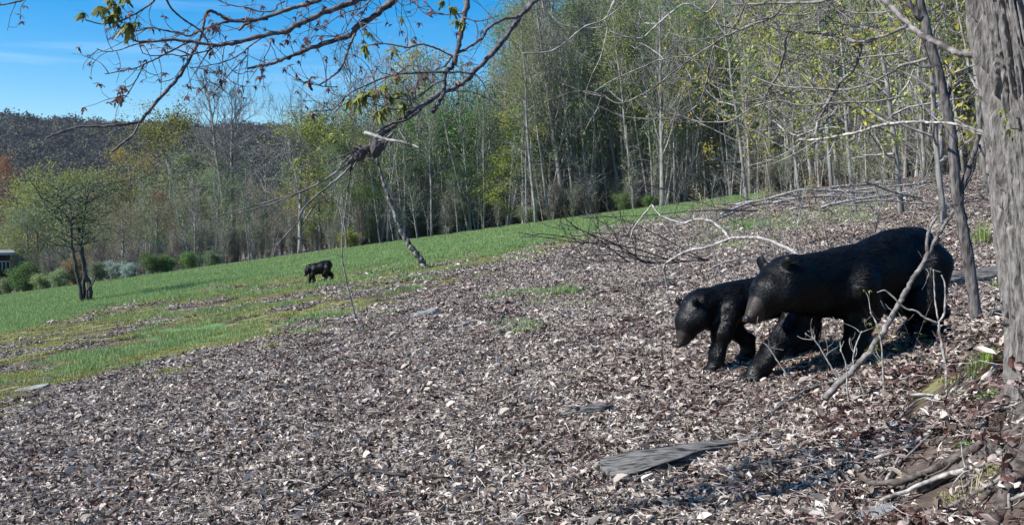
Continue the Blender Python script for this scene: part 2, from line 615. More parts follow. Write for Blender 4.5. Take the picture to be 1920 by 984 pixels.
def slope_rot(n, rng, tilt=0.0):
    """euler angles: lie on the slope (rises along +X), any turn about the vertical, small tilt"""
    a = rng.uniform(0, 2 * math.pi, n)
    out = np.zeros((n, 3))
    s = math.atan(0.138)
    # rotate the slope normal into the turned frame (rx, ry then rz)
    out[:, 0] = -s * np.sin(a) * 1.0 + rng.normal(0, tilt, n)
    out[:, 1] = -s * np.cos(a) + rng.normal(0, tilt, n)
    out[:, 2] = a
    return out


def leaf_patch(rng, n, rad, mat, lmin=0.02, lmax=0.062, pale=0.5):
    mb = MB()
    for _ in range(n):
        L = rng.uniform(lmin, lmax)
        W = L * rng.uniform(0.09, 0.30)
        cl = rng.uniform(-3.2, 3.2)          # curl along the length
        fo = rng.uniform(0.2, 1.45)           # fold across
        st = np.linspace(0, 1, 5)
        wd = np.array([0.06, 0.75, 1.0, rng.uniform(0.45, 0.9), 0.04]) * W
        ang = (st - 0.5) * cl
        sx = np.concatenate([[0], np.cumsum(np.cos(ang[:-1]) * L / 4)])
        sz = np.concatenate([[0], np.cumsum(np.sin(ang[:-1]) * L / 4)])
        sx -= sx.mean()
        v = []
        for k in range(5):
            jl, jr = wd[k] * rng.uniform(0.7, 1.3), wd[k] * rng.uniform(0.7, 1.3)
            nx_, nz_ = -math.sin(ang[k]), math.cos(ang[k])
            v += [(sx[k] + nx_ * jl * math.sin(fo), jl * math.cos(fo), sz[k] + nz_ * jl * math.sin(fo)), (sx[k], 0, sz[k]),
                  (sx[k] + nx_ * jr * math.sin(fo), -jr * math.cos(fo), sz[k] + nz_ * jr * math.sin(fo))]
        v = np.array(v)
        m = Matrix.Rotation(rng.uniform(0, 6.283), 3, 'Z') @ Matrix.Rotation(rng.normal(0, 0.6), 3, 'X') @ Matrix.Rotation(rng.normal(0, 0.35), 3, 'Y')
        if rng.random() < 0.45:
            m = m @ Matrix.Rotation(math.pi, 3, 'X')
        v = v @ np.array(m).T
        v[:, 2] -= v[:, 2].min()
        rr_ = rad * math.sqrt(rng.random())
        a = rng.uniform(0, 6.283)
        v += (rr_ * math.cos(a), rr_ * math.sin(a), rng.uniform(-0.014, 0.016))
        q = []
        for k in range(4):
            b_ = k * 3
            q += [[b_, b_ + 1, b_ + 4, b_ + 3], [b_ + 1, b_ + 2, b_ + 5, b_ + 4]]
        t = np.clip(rng.beta(1.3, 1.5) * 1.0 + (pale - 0.5), 0, 1)
        mb.add(v, q, None, t)
    for _ in range(int(n * 0.2)):                          # bits of stalk and twig between the leaves
        a, L = rng.uniform(0, 6.283), rng.uniform(0.05, 0.15)
        d = np.array([math.cos(a), math.sin(a), rng.normal(0, 0.12)])
        p = np.array([rng.normal(0, rad * 0.5), rng.normal(0, rad * 0.5), rng.uniform(0.005, 0.03)])
        tube(mb, np.array([p - d * L / 2, p + rng.normal(0, 0.006, 3), p + d * L / 2]), [0.0016, 0.0014, 0.0009], 3, rng.uniform(0.15, 0.85), False)
    return mb.mesh('leaf_patch', mat, False)


def blade_patch(rng, n, rad, h, mat, wid=0.004, lean=0.5):
    mb = MB()
    for _ in range(n):
        r_, a = rad * math.sqrt(rng.random()), rng.uniform(0, 6.283)
        x, y = r_ * math.cos(a), r_ * math.sin(a)
        b, hh = rng.uniform(0, 6.283), h * rng.uniform(0.5, 1.2)
        le = hh * rng.uniform(0.1, lean)
        dx, dy = math.cos(b), math.sin(b)
        px_, py_ = -dy * wid, dx * wid
        mb.add([(x - px_, y - py_, -0.01), (x + px_, y + py_, -0.01), (x + px_ * .8 + dx * le * .35, y + py_ * .8 + dy * le * .35, hh * .6),
                (x - px_ * .8 + dx * le * .35, y - py_ * .8 + dy * le * .35, hh * .6), (x + dx * le, y + dy * le, hh)],
               [[0, 1, 2, 3]], [[3, 2, 4]], rng.uniform(0, 1))
    return mb.mesh('blade_patch', mat, False)


def wedge_points(n, y0, y1, rng, x_lo=-0.62, x_hi=0.78, pad=0.6):
    y = np.sqrt(rng.uniform(y0 * y0, y1 * y1, n))
    x = rng.uniform(x_lo, x_hi, n) * (y + pad)
    return x, y, height(x, y)


def litter():
    rng = np.random.default_rng(11)
    src = [leaf_patch(rng, 95, 0.2, M['litter'], pale=0.50) for _ in range(9)] + [leaf_patch(rng, 60, 0.2, M['litter_red'], 0.03, 0.075, pale=0.48) for _ in range(5)] \
        + [leaf_patch(rng, 40, 0.2, M['litter'], 0.045, 0.09, pale=0.56) for _ in range(2)]
    sets = []
    for n, y0, y1 in ((10500, 1.8, 9.5), (20000, 9.5, 24), (15000, 24, 48), (3000, 48, 75)):
        x, y, z = wedge_points(n, y0, y1, rng)
        g, ms, so, px, py, d, forest, mixz, field = zones(x, y, z)
        keep = rng.random(n) < np.clip(1.0 - 1.25 * g - 0.85 * ms - 0.62 * so - 0.25 * mixz, 0.0, 1)
        keep &= (field < 0.5) | (forest > 0.5)
        keep &= rng.random(n) > 0.4 * forest * (y > 42)
        sets.append(np.stack([x, y, z, px, py], -1)[keep])
    a = np.concatenate(sets)
    n = len(a)
    red = sstep(1250, 1750, a[:, 3]) * sstep(560, 720, a[:, 4]) * 0.33 + 0.08 + 0.22 * (fbm(a[:, 0] * 0.9, a[:, 1] * 0.9 + 40, oct=2) > 0.62)
    red += sstep(1500, 1800, a[:, 3]) * 0.15
    idx = np.where(rng.random(n) < red, rng.integers(9, 14, n), rng.integers(0, 9, n))
    idx = np.where(rng.random(n) < 0.09, rng.integers(14, 16, n), idx)
    scl = np.interp(a[:, 1], [2, 10, 25, 60], [0.85, 0.95, 1.5, 2.4]) * rng.uniform(0.85, 1.2, n)
    scatter('leaf_litter', a[:, :3], slope_rot(n, rng, 0.05), scl, idx, src, 'dry curled brown and pale fallen leaves covering the slope', 'leaves')


def grass():
    rng = np.random.default_rng(12)
    src = [blade_patch(rng, 90, 0.28, 0.10, M['grass'], 0.0045) for _ in range(4)]
    sets = []
    for n, y0, y1 in ((5000, 4, 16), (11000, 16, 34), (16000, 34, 75)):
        x, y, z = wedge_points(n, y0, y1, rng)
        g, ms, so, px, py, d, forest, mixz, field = zones(x, y, z)
        keep = rng.random(n) < g * 0.95 * (1 - 0.8 * so) * (1 - 0.5 * mixz * (y > 10))
        sets.append(np.stack([x, y, z], -1)[keep])
    a = np.concatenate(sets)
    n = len(a)
    scl = np.interp(a[:, 1], [4, 16, 30, 70], [0.6, 0.8, 1.15, 1.7]) * rng.uniform(0.7, 1.25, n)
    scatter('grass', a, slope_rot(n, rng), scl, rng.integers(0, 4, n), src, 'green grass growing over the sloping field', 'grass')
    src = [blade_patch(rng, 160, 0.16, 0.022, M['moss'], 0.004, 1.2) for _ in range(3)]
    sets = []
    for n, y0, y1 in ((7000, 3, 14), (12000, 14, 36)):
        x, y, z = wedge_points(n, y0, y1, rng)
        g, ms, so, *_ = zones(x, y, z)
        keep = rng.random(n) < ms * 0.9 * (1 - 0.7 * so)
        sets.append(np.stack([x, y, z], -1)[keep])
    a = np.concatenate(sets)
    n = len(a)
    scatter('moss', a, slope_rot(n, rng), np.interp(a[:, 1], [3.5, 8, 30], [0.4, 0.8, 1.8]) * rng.uniform(0.7, 1.2, n), rng.integers(0, 3, n), src,
            'yellow green moss cushions between the leaves and the grass', 'moss')


litter()
grass()


# ------------------------------------------------------------------ trees
def unit(v):
    return v / (np.linalg.norm(v) + 1e-12)


def leaf_specks(mb, centres, rng, size, n_each, spread, droop=0.0):
    c = np.repeat(np.asarray(centres), n_each, axis=0)
    n = len(c)
    c = c + rng.normal(0, spread, (n, 3))
    a = rng.normal(0, 1, (n, 3))
    a /= np.linalg.norm(a, axis=1, keepdims=True)
    b = np.cross(a, rng.normal(0, 1, (n, 3)))
    b /= np.linalg.norm(b, axis=1, keepdims=True)
    s = size * rng.uniform(0.55, 1.3, (n, 1))
    V = np.stack([c - a * s * 0.5, c + b * s * 0.33, c + a * s * 0.5, c - b * s * 0.33], 1).reshape(-1, 3)
    Q = np.arange(n * 4).reshape(-1, 4)
    mb.add(V, Q, None, np.repeat(np.clip(rng.normal(0.5, 0.22, n), 0, 1), 4))


def grow(seed, H, r0, crown_from=0.45, spread=0.22, n1=22, n2=5, n3=3, up=0.9, leaf=0.16, leaf_n=3, leaf_spread=0.25, wob=0.02, low=0, stems=1, shape='oval', twig_r=0.012, leaf_prob=0.8, droop=0.0):
    """one tree: returns meshes (trunk, branches, foliage); unit is metres, base at the origin"""
    rng = np.random.default_rng(seed)
    tr, br, lf = MB(), MB(), MB()
    cent = []
    for s in range(stems):
        az0 = rng.uniform(0, 6.283) if stems > 1 else 0
        off = 0.0 if stems == 1 else r0 * 1.2
        h = H * (1 if s == 0 else rng.uniform(0.75, 1.0))
        k = 13
        t = np.linspace(0, 1, k)
        path = np.zeros((k, 3))
        path[:, 2] = t * h
        lean = 0 if stems == 1 else rng.uniform(0.06, 0.16)
        path[:, 0] = off * math.cos(az0) + np.cumsum(rng.normal(0, wob, k)) * h * 0.22 * t + lean * h * t * math.cos(az0)
        path[:, 1] = off * math.sin(az0) + np.cumsum(rng.normal(0, wob, k)) * h * 0.22 * t + lean * h * t * math.sin(az0)
        rad = r0 * (1 - t) ** 0.75 + 0.012
        rad[0] *= 1.35
        path[0, 2] -= 0.35
        tube(tr, path, rad, 7)
        for b in range(low):                                # short side twigs on the lower stem
            tt = rng.uniform(0.05, crown_from)
            p0 = np.array([np.interp(tt, t, path[:, q]) for q in range(3)])
            a = rng.uniform(0, 6.283)
            d = unit(np.array([math.cos(a), math.sin(a), rng.uniform(0.1, 0.9)]))
            L = rng.uniform(0.4, 1.6)
            p1 = p0 + d * L * 0.5
            p2 = p1 + unit(d + rng.normal(0, 0.3, 3)) * L * 0.5
            tube(br, [p0, p1, p2], [twig_r, twig_r * 0.8, twig_r * 0.4], 3, cap=False)
            for e in range(3):
                w1 = p1 + unit(d + rng.normal(0, 0.8, 3)) * L * 0.4
                tube(br, [p1, w1], [twig_r * 0.6, twig_r * 0.3], 3, cap=False)
        for b in range(n1):
            tt = crown_from + (0.98 - crown_from) * ((b + rng.random()) / n1)
            p0 = np.array([np.interp(tt, t, path[:, q]) for q in range(3)])
            rl = np.interp(tt, t, rad)
            if shape == 'oval':
                sh = math.sin(math.pi * min(1, max(0.12, (tt - crown_from) / (1 - crown_from) * 0.85 + 0.12))) ** 0.7
            elif shape == 'vase':
                sh = 0.5 + 0.9 * (1 - tt)
            else:
                sh = 1.1 - 0.75 * (tt - crown_from) / (1 - crown_from)
            L = H * spread * sh * rng.uniform(0.65, 1.25) + 0.3
            a = rng.uniform(0, 6.283)
            d = unit(np.array([math.cos(a), math.sin(a), up * rng.uniform(0.5, 1.3)]))
            kk = 6
            pts = [p0]
            for _ in range(kk - 1):
                d = unit(d + rng.normal(0, 0.16, 3) + np.array([0, 0, 0.09 - droop]))
                pts.append(pts[-1] + d * L / (kk - 1))
            pts = np.array(pts)
            rb = min(rl * 0.55, 0.012 + L * 0.011)
            tube(br, pts, np.linspace(rb, twig_r * 0.8, kk), 4, cap=False)
            for c in range(n2):
                u = rng.uniform(0.25, 1.0)
                q0 = np.array([np.interp(u, np.linspace(0, 1, kk), pts[:, q]) for q in range(3)])
                d2 = unit(unit(pts[-1] - pts[0]) + rng.normal(0, 0.6, 3) + np.array([0, 0, 0.15 - droop]))
                L2 = L * rng.uniform(0.22, 0.5)
                q1 = q0 + d2 * L2 * 0.5
                q2 = q1 + unit(d2 + rng.normal(0, 0.25, 3) + np.array([0, 0, 0.15 - droop])) * L2 * 0.5
                tube(br, [q0, q1, q2], [twig_r, twig_r * 0.75, twig_r * 0.4], 3, cap=False)
                cent += [q1, q2]
                for e in range(n3):
                    w0 = q0 + (q2 - q0) * rng.uniform(0.2, 1)
                    w1 = w0 + unit(d2 + rng.normal(0, 0.7, 3) + np.array([0, 0, 0.2 - droop])) * L2 * rng.uniform(0.3, 0.7)
                    tube(br, [w0, w1], [twig_r * 0.6, twig_r * 0.3], 3, cap=False)
                    cent.append(w1)
    if leaf_n:
        cent = np.array(cent)
        cent = cent[rng.random(len(cent)) < leaf_prob]
        # leaves gather in clumps: leave out some regions of the crown
        nn = vnoise(cent[:, 0] * 0.55 + seed, cent[:, 1] * 0.55, cent[:, 2] * 0.55)
        cent = cent[nn > 0.34]
        leaf_specks(lf, cent, rng, leaf, leaf_n, leaf_spread)
        return tr, br, lf
    return tr, br, None


def tree_proto(name, bark, seed, **kw):
    tr, br, lf = grow(seed, **kw)
    out = [('trunk', tr.mesh(name + '_trunk', bark)), ('branches', br.mesh(name + '_branches', bark, False))]
    if lf is not None:
        out.append(('foliage', lf.mesh(name + '_foliage', M['leaf_far'], False)))
    return out, kw['H']


PROTO = {}
BF, BP = M['bark_far'], M['bark_pale']
PROTO['slender'] = [tree_proto('slender', BF if k % 3 else BP, 100 + k, H=18, r0=0.085 + 0.015 * (k % 4), crown_from=0.42, spread=0.15, n1=28, n2=5, n3=3, up=1.2, leaf=0.13, leaf_n=5, leaf_spread=0.36, wob=0.03, low=34) for k in range(8)]
PROTO['bare'] = [tree_proto('bare', BF if k else BP, 120 + k, H=15, r0=0.16, crown_from=0.22, spread=0.26, n1=34, n2=8, n3=5, up=1.6, leaf=0.1, leaf_n=0, wob=0.015, shape='cone', twig_r=0.015) for k in range(3)]
PROTO['leafy'] = [tree_proto('leafy', BF, 140 + k, H=12, r0=0.15, crown_from=0.12, spread=0.3, n1=36, n2=6, n3=3, up=0.75, leaf=0.17, leaf_n=9, leaf_spread=0.34, leaf_prob=0.95) for k in range(4)]
PROTO['budding'] = [tree_proto('budding', BF, 160 + k, H=12, r0=0.17, crown_from=0.2, spread=0.3, n1=30, n2=7, n3=4, up=0.9, leaf=0.12, leaf_n=7, leaf_spread=0.26) for k in range(3)]
PROTO['vase'] = [tree_proto('vase', BF, 175, H=13, r0=0.2, crown_from=0.1, spread=0.55, n1=26, n2=9, n3=5, up=2.2, leaf_n=0, shape='vase', twig_r=0.02)]
PROTO['twin'] = [tree_proto('twin', BP, 181, H=15, r0=0.24, crown_from=0.28, spread=0.24, n1=34, n2=8, n3=5, up=1.4, leaf_n=0, stems=2, twig_r=0.018)]
PROTO['sapling'] = [tree_proto('sapling', BF if k % 2 else BP, 190 + k, H=5, r0=0.032, crown_from=0.25, spread=0.16, n1=11, n2=3, n3=2, up=1.4, leaf=0.085, leaf_n=3, leaf_spread=0.2, wob=0.03, twig_r=0.008) for k in range(4)]
PROTO['shrub'] = [tree_proto('shrub', BF, 200 + k, H=2.2, r0=0.03, crown_from=0.05, spread=0.4, n1=14, n2=5, n3=3, up=1.0, leaf=0.10, leaf_n=7, leaf_spread=0.13, stems=5, twig_r=0.008) for k in range(3)]
PROTO['maple'] = [tree_proto('maple', BP, 210 + k, H=7, r0=0.05, crown_from=0.15, spread=0.36, n1=24, n2=5, n3=3, up=0.45, leaf=0.10, leaf_n=5, leaf_spread=0.12, twig_r=0.009, wob=0.03) for k in range(3)]

COLS = {'yellowgreen': (1.25, 1.15, 0.75), 'green': (0.62, 0.95, 0.72), 'olive': (1.0, 0.85, 0.62), 'gold': (1.6, 1.12, 0.6), 'ruddy': (1.15, 0.50, 0.62),
        'greygreen': (0.85, 0.92, 1.35), 'mauve': (1.0, 0.62, 1.05), 'pale': (1.25, 1.3, 1.6), 'deep': (0.42, 0.62, 0.5), 'silver': (1.5, 1.5, 3.6)}
KINDNAME = {'slender': 'slender_tree', 'bare': 'bare_tree', 'leafy': 'leafy_tree', 'budding': 'budding_tree', 'vase': 'bare_tree', 'twin': 'bare_tree', 'sapling': 'sapling', 'shrub': 'shrub', 'maple': 'young_maple'}


def plant(kind, x, y, H, tint, label, group=None, lean=0.0, k=None, cat='tree', widen=1.0, sink=0.0):
    parts, H0 = PROTO[kind][random.randrange(len(PROTO[kind])) if k is None else k]
    s = H / H0
    o = thing(KINDNAME[kind], label, cat, (x, y, float(height(x, y)) - sink), group)
    o.rotation_euler = (random.gauss(0, 0.015), -lean, random.uniform(0, 6.283))
    # turn first about the vertical, then lean to the left
    o.rotation_mode = 'QUATERNION'
    o.rotation_quaternion = (Matrix.Rotation(-lean, 4, 'Y') @ Matrix.Rotation(random.gauss(0, 0.02), 4, 'X') @ Matrix.Rotation(random.uniform(0, 6.283), 4, 'Z')).to_quaternion()
    sw = s ** 0.75 * widen
    o.scale = (sw, sw, s)
    for nm, me in parts:
        c = bpy.data.objects.new(nm, me)
        COL.objects.link(c)
        c.parent = o
        if nm == 'foliage':
            jt = random.uniform(0.82, 1.18)
            c.color = tuple(v * jt * random.uniform(0.93, 1.07) for v in tint) + (1,)
    return o


EDGE = {}


def edge_y(px):
    k = int(round(px / 20.0))
    if k not in EDGE:
        EDGE[k] = G(k * 20, float(np.interp(k * 20, LE[:, 0], LE[:, 1])))[1]
    return EDGE[k]


def plant_px(kind, px, ytop, back, tint, label, group=None, **kw):
    Y = edge_y(px) + back
    x = (px - 960) / F * Y
    zg = float(height(x, Y))
    H = 1.3 + (400 - ytop) / F * Y - zg
    return plant(kind, x, Y, H, COLS[tint], label, group, **kw)


# trees one can tell apart along the far edge of the field, left to right
named = [
    ('budding', -8, 318, 14, 'ruddy', 'rust red budding tree at the left end of the far tree line'),
    ('leafy', 52, 400, 8, 'greygreen', 'grey green leafy tree above the dark house at the left end'),
    ('leafy', 70, 350, 12, 'yellowgreen', 'yellow green round tree just left of the small field tree'),
    ('leafy', 118, 332, 16, 'yellowgreen', 'bright yellow green crown rising behind the small field tree'),
    ('budding', 200, 340, 22, 'olive', 'olive budding tree right behind the small field tree'),
    ('budding', 248, 296, 24, 'gold', 'orange brown budding tree left of the tall olive green tree'),
    ('leafy', 322, 232, 20, 'olive', 'tallest olive green tree of the left wood, feathery top against the ridge'),
    ('leafy', 360, 300, 14, 'greygreen', 'grey green tree leaning on the right side of the tall olive tree'),
    ('budding', 290, 372, 8, 'mauve', 'mauve grey budding tree below the tall olive tree'),
    ('budding', 230, 392, 5, 'mauve', 'low mauve twiggy tree right of the small field tree'),
    ('bare', 365, 362, 4, 'olive', 'pale barked bare tree in front of the left wood'),
    ('budding', 410, 330, 12, 'greygreen', 'grey budding tree at the foot of the tall twin bare tree'),
    ('twin', 440, 152, 10, 'olive', 'tall bare tree with twin stems standing against the sky'),
    ('bare', 500, 262, 16, 'olive', 'bare grey tree right of the tall twin stemmed tree'),
    ('vase', 562, 232, 2, 'olive', 'wide bare tree with many rising limbs at the edge of the field'),
    ('bare', 478, 330, 9, 'olive', 'smaller bare tree between the twin bare tree and the wide bare tree'),
    ('leafy', 622, 222, 5, 'yellowgreen', 'yellow green leafy tree right of the wide bare tree'),
    ('leafy', 600, 300, 3, 'yellowgreen', 'lower yellow green tree hard against the wide bare tree'),
    ('bare', 655, 112, 14, 'olive', 'bare tree with fine upright twigs behind the maple twigs, left one'),
    ('bare', 715, 104, 16, 'olive', 'bare tree with fine upright twigs behind the maple twigs, right one'),
    ('budding', 790, 122, 14, 'gold', 'rusty topped budding tree behind the upright maple limb'),
    ('leafy', 682, 352, 3, 'green', 'small fresh green tree left of the leaning birch snag'),
    ('leafy', 816, 232, 6, 'green', 'green leafy tree left of the sky gap'),
    ('leafy', 868, 236, 8, 'green', 'green leafy tree under the sky gap'),
    ('leafy', 925, 218, 7, 'green', 'soft green leafy tree right of the sky gap'),
    ('leafy', 985, 226, 4, 'yellowgreen', 'yellow green leafy tree in front of the slender stems'),
    ('leafy', 950, 300, 2, 'yellowgreen', 'low yellow green tree at the middle of the wood edge'),
    ('leafy', 870, 320, 2, 'green', 'low green tree over the brushy wood edge'),
]
for kd, px, yt, back, tint, lab in named:
    plant_px(kd, px, yt, back, tint, lab, lean=random.uniform(-0.02, 0.03) + (0.05 if px > 800 else 0), widen=1.25 if kd in ('leafy', 'budding') else 1.0)

# slender wood behind the field, right of the middle
TOPS = np.array([(560, 260), (640, 190), (740, 170), (800, 170), (860, 232), (925, 225), (955, 110), (1000, 0), (1060, -70), (1200, -60), (1300, 0), (1380, -60), (2100, -200)], float)
WHERE = [(720, 'by the birch snag'), (900, 'below the sky gap'), (1050, 'left of the densest stems'), (1130, 'among the densest stems'), (1230, 'right of the densest stems'), (1400, 'above the white fallen branch'), (1500, 'left above the brush pile'), (1620, 'right above the brush pile'), (1750, 'above the adult bear'), (2200, 'behind the big trunk')]
n_sl = 0
for row in range(7):
    px = 640 + random.uniform(0, 30)
    while px < 2080:
        back = row * 4.2 + random.uniform(-1.2, 3.2)
        top = float(np.interp(px, TOPS[:, 0], TOPS[:, 1]))
        Yr = edge_y(px) + back
        ht = top + random.uniform(0, 150) - 0 * row
        tint = random.choice(['green', 'greygreen', 'olive', 'yellowgreen', 'greygreen', 'green', 'pale'] if px < 1250 else ['green', 'yellowgreen', 'olive', 'greygreen', 'green'])
        w_ = next(s for lim, s in WHERE if px < lim)
        kd = 'slender' if random.random() < 0.86 else 'bare'
        ln_ = random.uniform(0.0, 0.17)
        kk = random.randrange(len(PROTO[kd]))
        words_ = ['upright', 'slightly leaning', 'left leaning'][min(2, int(ln_ / 0.06))] + (' pale barked' if kd == 'slender' and kk % 3 == 0 else ' dark barked' if kd == 'slender' else ' leafless')
        leafc = {'green': 'green', 'greygreen': 'grey green', 'olive': 'olive', 'yellowgreen': 'yellow green', 'pale': 'pale green'}[tint]
        lab = words_ + ' slender tree' + (', ' + leafc if kd == 'slender' else '') + ', ' + ('front row' if row < 2 else 'deeper row') + ' ' + w_
        plant_px(kd, px, max(ht, -420), back, tint, lab, 'slender wood trees: ' + lab, lean=ln_, k=kk)
        n_sl += 1
        px += random.uniform(24, 52) * (1.0 if row < 3 else 1.25) * (0.62 if 960 < px < 1350 and row < 5 else 1.0)

for k in range(90):                                       # saplings along the wood edge
    px = random.uniform(620, 1900)
    w_ = next(s for lim, s in WHERE if px < lim)
    back = random.uniform(-0.8, 6)
    yt = float(np.interp(px, LE[:, 0], LE[:, 1])) - random.uniform(50, 170)
    lab = 'thin sapling at the edge of the wood ' + w_
    plant_px('sapling', px, yt, back, random.choice(['green', 'greygreen', 'olive', 'yellowgreen']), lab, 'saplings at the wood edge ' + w_, lean=random.uniform(-0.1, 0.25))

# shrubs where the field meets the left wood
shr = [(8, 528, 'greygreen', 'grey green shrub under the dark house'), (45, 505, 'deep', 'dark green shrub right of the dark house'), (75, 520, 'pale', 'pale grey shrub left of the small field tree'),
       (110, 512, 'greygreen', 'grey green shrub behind the stems of the small field tree'), (185, 500, 'greygreen', 'grey green shrub right of the small field tree'), (215, 498, 'silver', 'left bluish shrub in pale bloom at the field edge'),
       (242, 500, 'silver', 'right bluish shrub in pale bloom at the field edge'), (285, 484, 'deep', 'rounded dark green shrub right of the bluish shrubs'), (310, 486, 'green', 'green shrub in the middle of the rounded green shrubs'),
       (352, 480, 'green', 'rounded green shrub furthest right of the field edge shrubs'), (395, 478, 'greygreen', 'low grey shrub below the twin stemmed bare tree'), (140, 492, 'mauve', 'mauve brown shrub behind the small field tree')]
for px, yt, tint, lab in shr:
    plant_px('shrub', px, yt, random.uniform(-0.5, 1.5), tint, lab, cat='shrub', widen=1.15)
for k in range(70):
    px = random.uniform(640, 1300)
    w_ = next(s for lim, s in WHERE if px < lim)
    plant_px('shrub', px, float(np.interp(px, LE[:, 0], LE[:, 1])) - random.uniform(10, 34), random.uniform(1, 7), random.choice(['greygreen', 'mauve', 'olive', 'deep']),
             'low brushy shrub on the floor of the wood ' + w_, 'low shrubs in the wood ' + w_, cat='shrub', widen=1.2)
for px, Yd, H, lab in ((1500, 34, 7.5, 'young maple with small yellow leaves, left of the slim near tree'), (1600, 27, 7, 'young maple with bright leaves behind the adult bear'),
                       (1690, 21, 7, 'young maple with yellow green leaves left of the slim near tree, nearest one'), (1770, 17, 6, 'young maple showing between the slim tree and big trunk'),
                       (1400, 44, 10, 'yellow leaved young maple above the brush pile'), (1560, 40, 11, 'taller young maple with golden leaves at the wood edge'), (1850, 24, 8, 'young maple behind the big furrowed trunk')):
    x = (px - 960) / F * Yd
    plant('maple', x, Yd, H, COLS[random.choice(['yellowgreen', 'gold', 'yellowgreen'])], lab, None, lean=0.12)


# the mass of wood behind those trees: reads as one mass
def wood_mass():
    rng = np.random.default_rng(33)
    st, fo = [], []
    items = []
    for k in range(1000):
        px = rng.uniform(-250, 2300)
        if px < 640:
            back = rng.uniform(10, 55)
        else:
            back = rng.uniform(24, 85)
        Y = edge_y(px) + back
        x = (px - 960) / F * Y
        if px < 60 and back < 30:
            continue
        # tops kept under the profile seen against the sky
        lim = float(np.interp(px, [-300, 0, 120, 250, 330, 420, 560, 640, 740, 800, 860, 925, 955, 1000, 1060, 1300, 2100], [405, 412, 396, 380, 352, 362, 335, 275, 250, 245, 266, 258, 165, 70, 0, 0, -100]))
        zg = float(plane(x, Y))
        H = 1.3 + (400 - lim - rng.uniform(0, 90)) / F * Y - zg
        if H < 4:
            continue
        items.append((x, Y, zg, min(H, 24 if px > 640 else 17), px))
    src_kinds = ['slender'] * 3 + ['budding', 'leafy', 'bare']
    tints = ['greygreen', 'olive', 'mauve', 'gold', 'ruddy', 'greygreen', 'yellowgreen', 'greygreen', 'green', 'olive']
    protos = []
    fmats = {}
    for tn in tints:
        c = COLS[tn]
        fmats[tn] = tone_mat('leaf_mass_' + tn, [(0, (0.10 * c[0], 0.13 * c[1], 0.035 * c[2])), (1, (0.50 * c[0], 0.54 * c[1], 0.17 * c[2]))], 0.7, 0.45)
    for q, tn in enumerate(tints):
        kd = src_kinds[q % len(src_kinds)]
        tr, br, lf = grow(400 + q, H=16, r0=0.12, crown_from=0.08 if q < 6 else 0.25, spread=0.30 if q < 6 else 0.18, n1=30, n2=5, n3=2, up=0.9, leaf=0.2, leaf_n=(0 if q == 5 else 5), leaf_spread=0.6, twig_r=0.016)
        mb = MB()
        for src in (tr, br):
            V, Q = np.concatenate(src.v), np.concatenate(src.q)
            mb.add(V, Q)
        me = mb.mesh('wood_tree', [M['bark_far'], fmats[tn]], False)
        if lf is not None:
            V, Q = np.concatenate(lf.v), np.concatenate(lf.q)
            mb2 = MB()
            mb2.add(np.concatenate(mb.v), np.concatenate(mb.q), None, None)
            nq = len(np.concatenate(mb.q))
            mb2.v.append(V)
            mb2.q.append(Q + mb2.n)
            mb2.a.append(np.concatenate(lf.a))
            me = mb2.mesh('wood_tree', [M['bark_far'], fmats[tn]], False)
            mi = np.zeros(nq + len(Q), np.int32)
            mi[nq:] = 1
            me.polygons.foreach_set('material_index', mi)
        protos.append(me)
    a = np.array(items)
    n = len(a)
    rot = np.zeros((n, 3))
    rot[:, 2] = rng.uniform(0, 6.283, n)
    rot[:, 1] = rng.normal(-0.05, 0.05, n)
    rot[:, 0] = rng.normal(0, 0.05, n)
    scatter('background_wood', a[:, :3], rot, a[:, 3] / 16.0, np.where(a[:, 4] < 640, rng.integers(0, 6, n), np.where(rng.random(n) < 0.3, rng.integers(0, 6, n), rng.integers(6, 10, n))), protos, 'deep mass of spring wood behind the trees at the field edge', 'woods')


wood_mass()


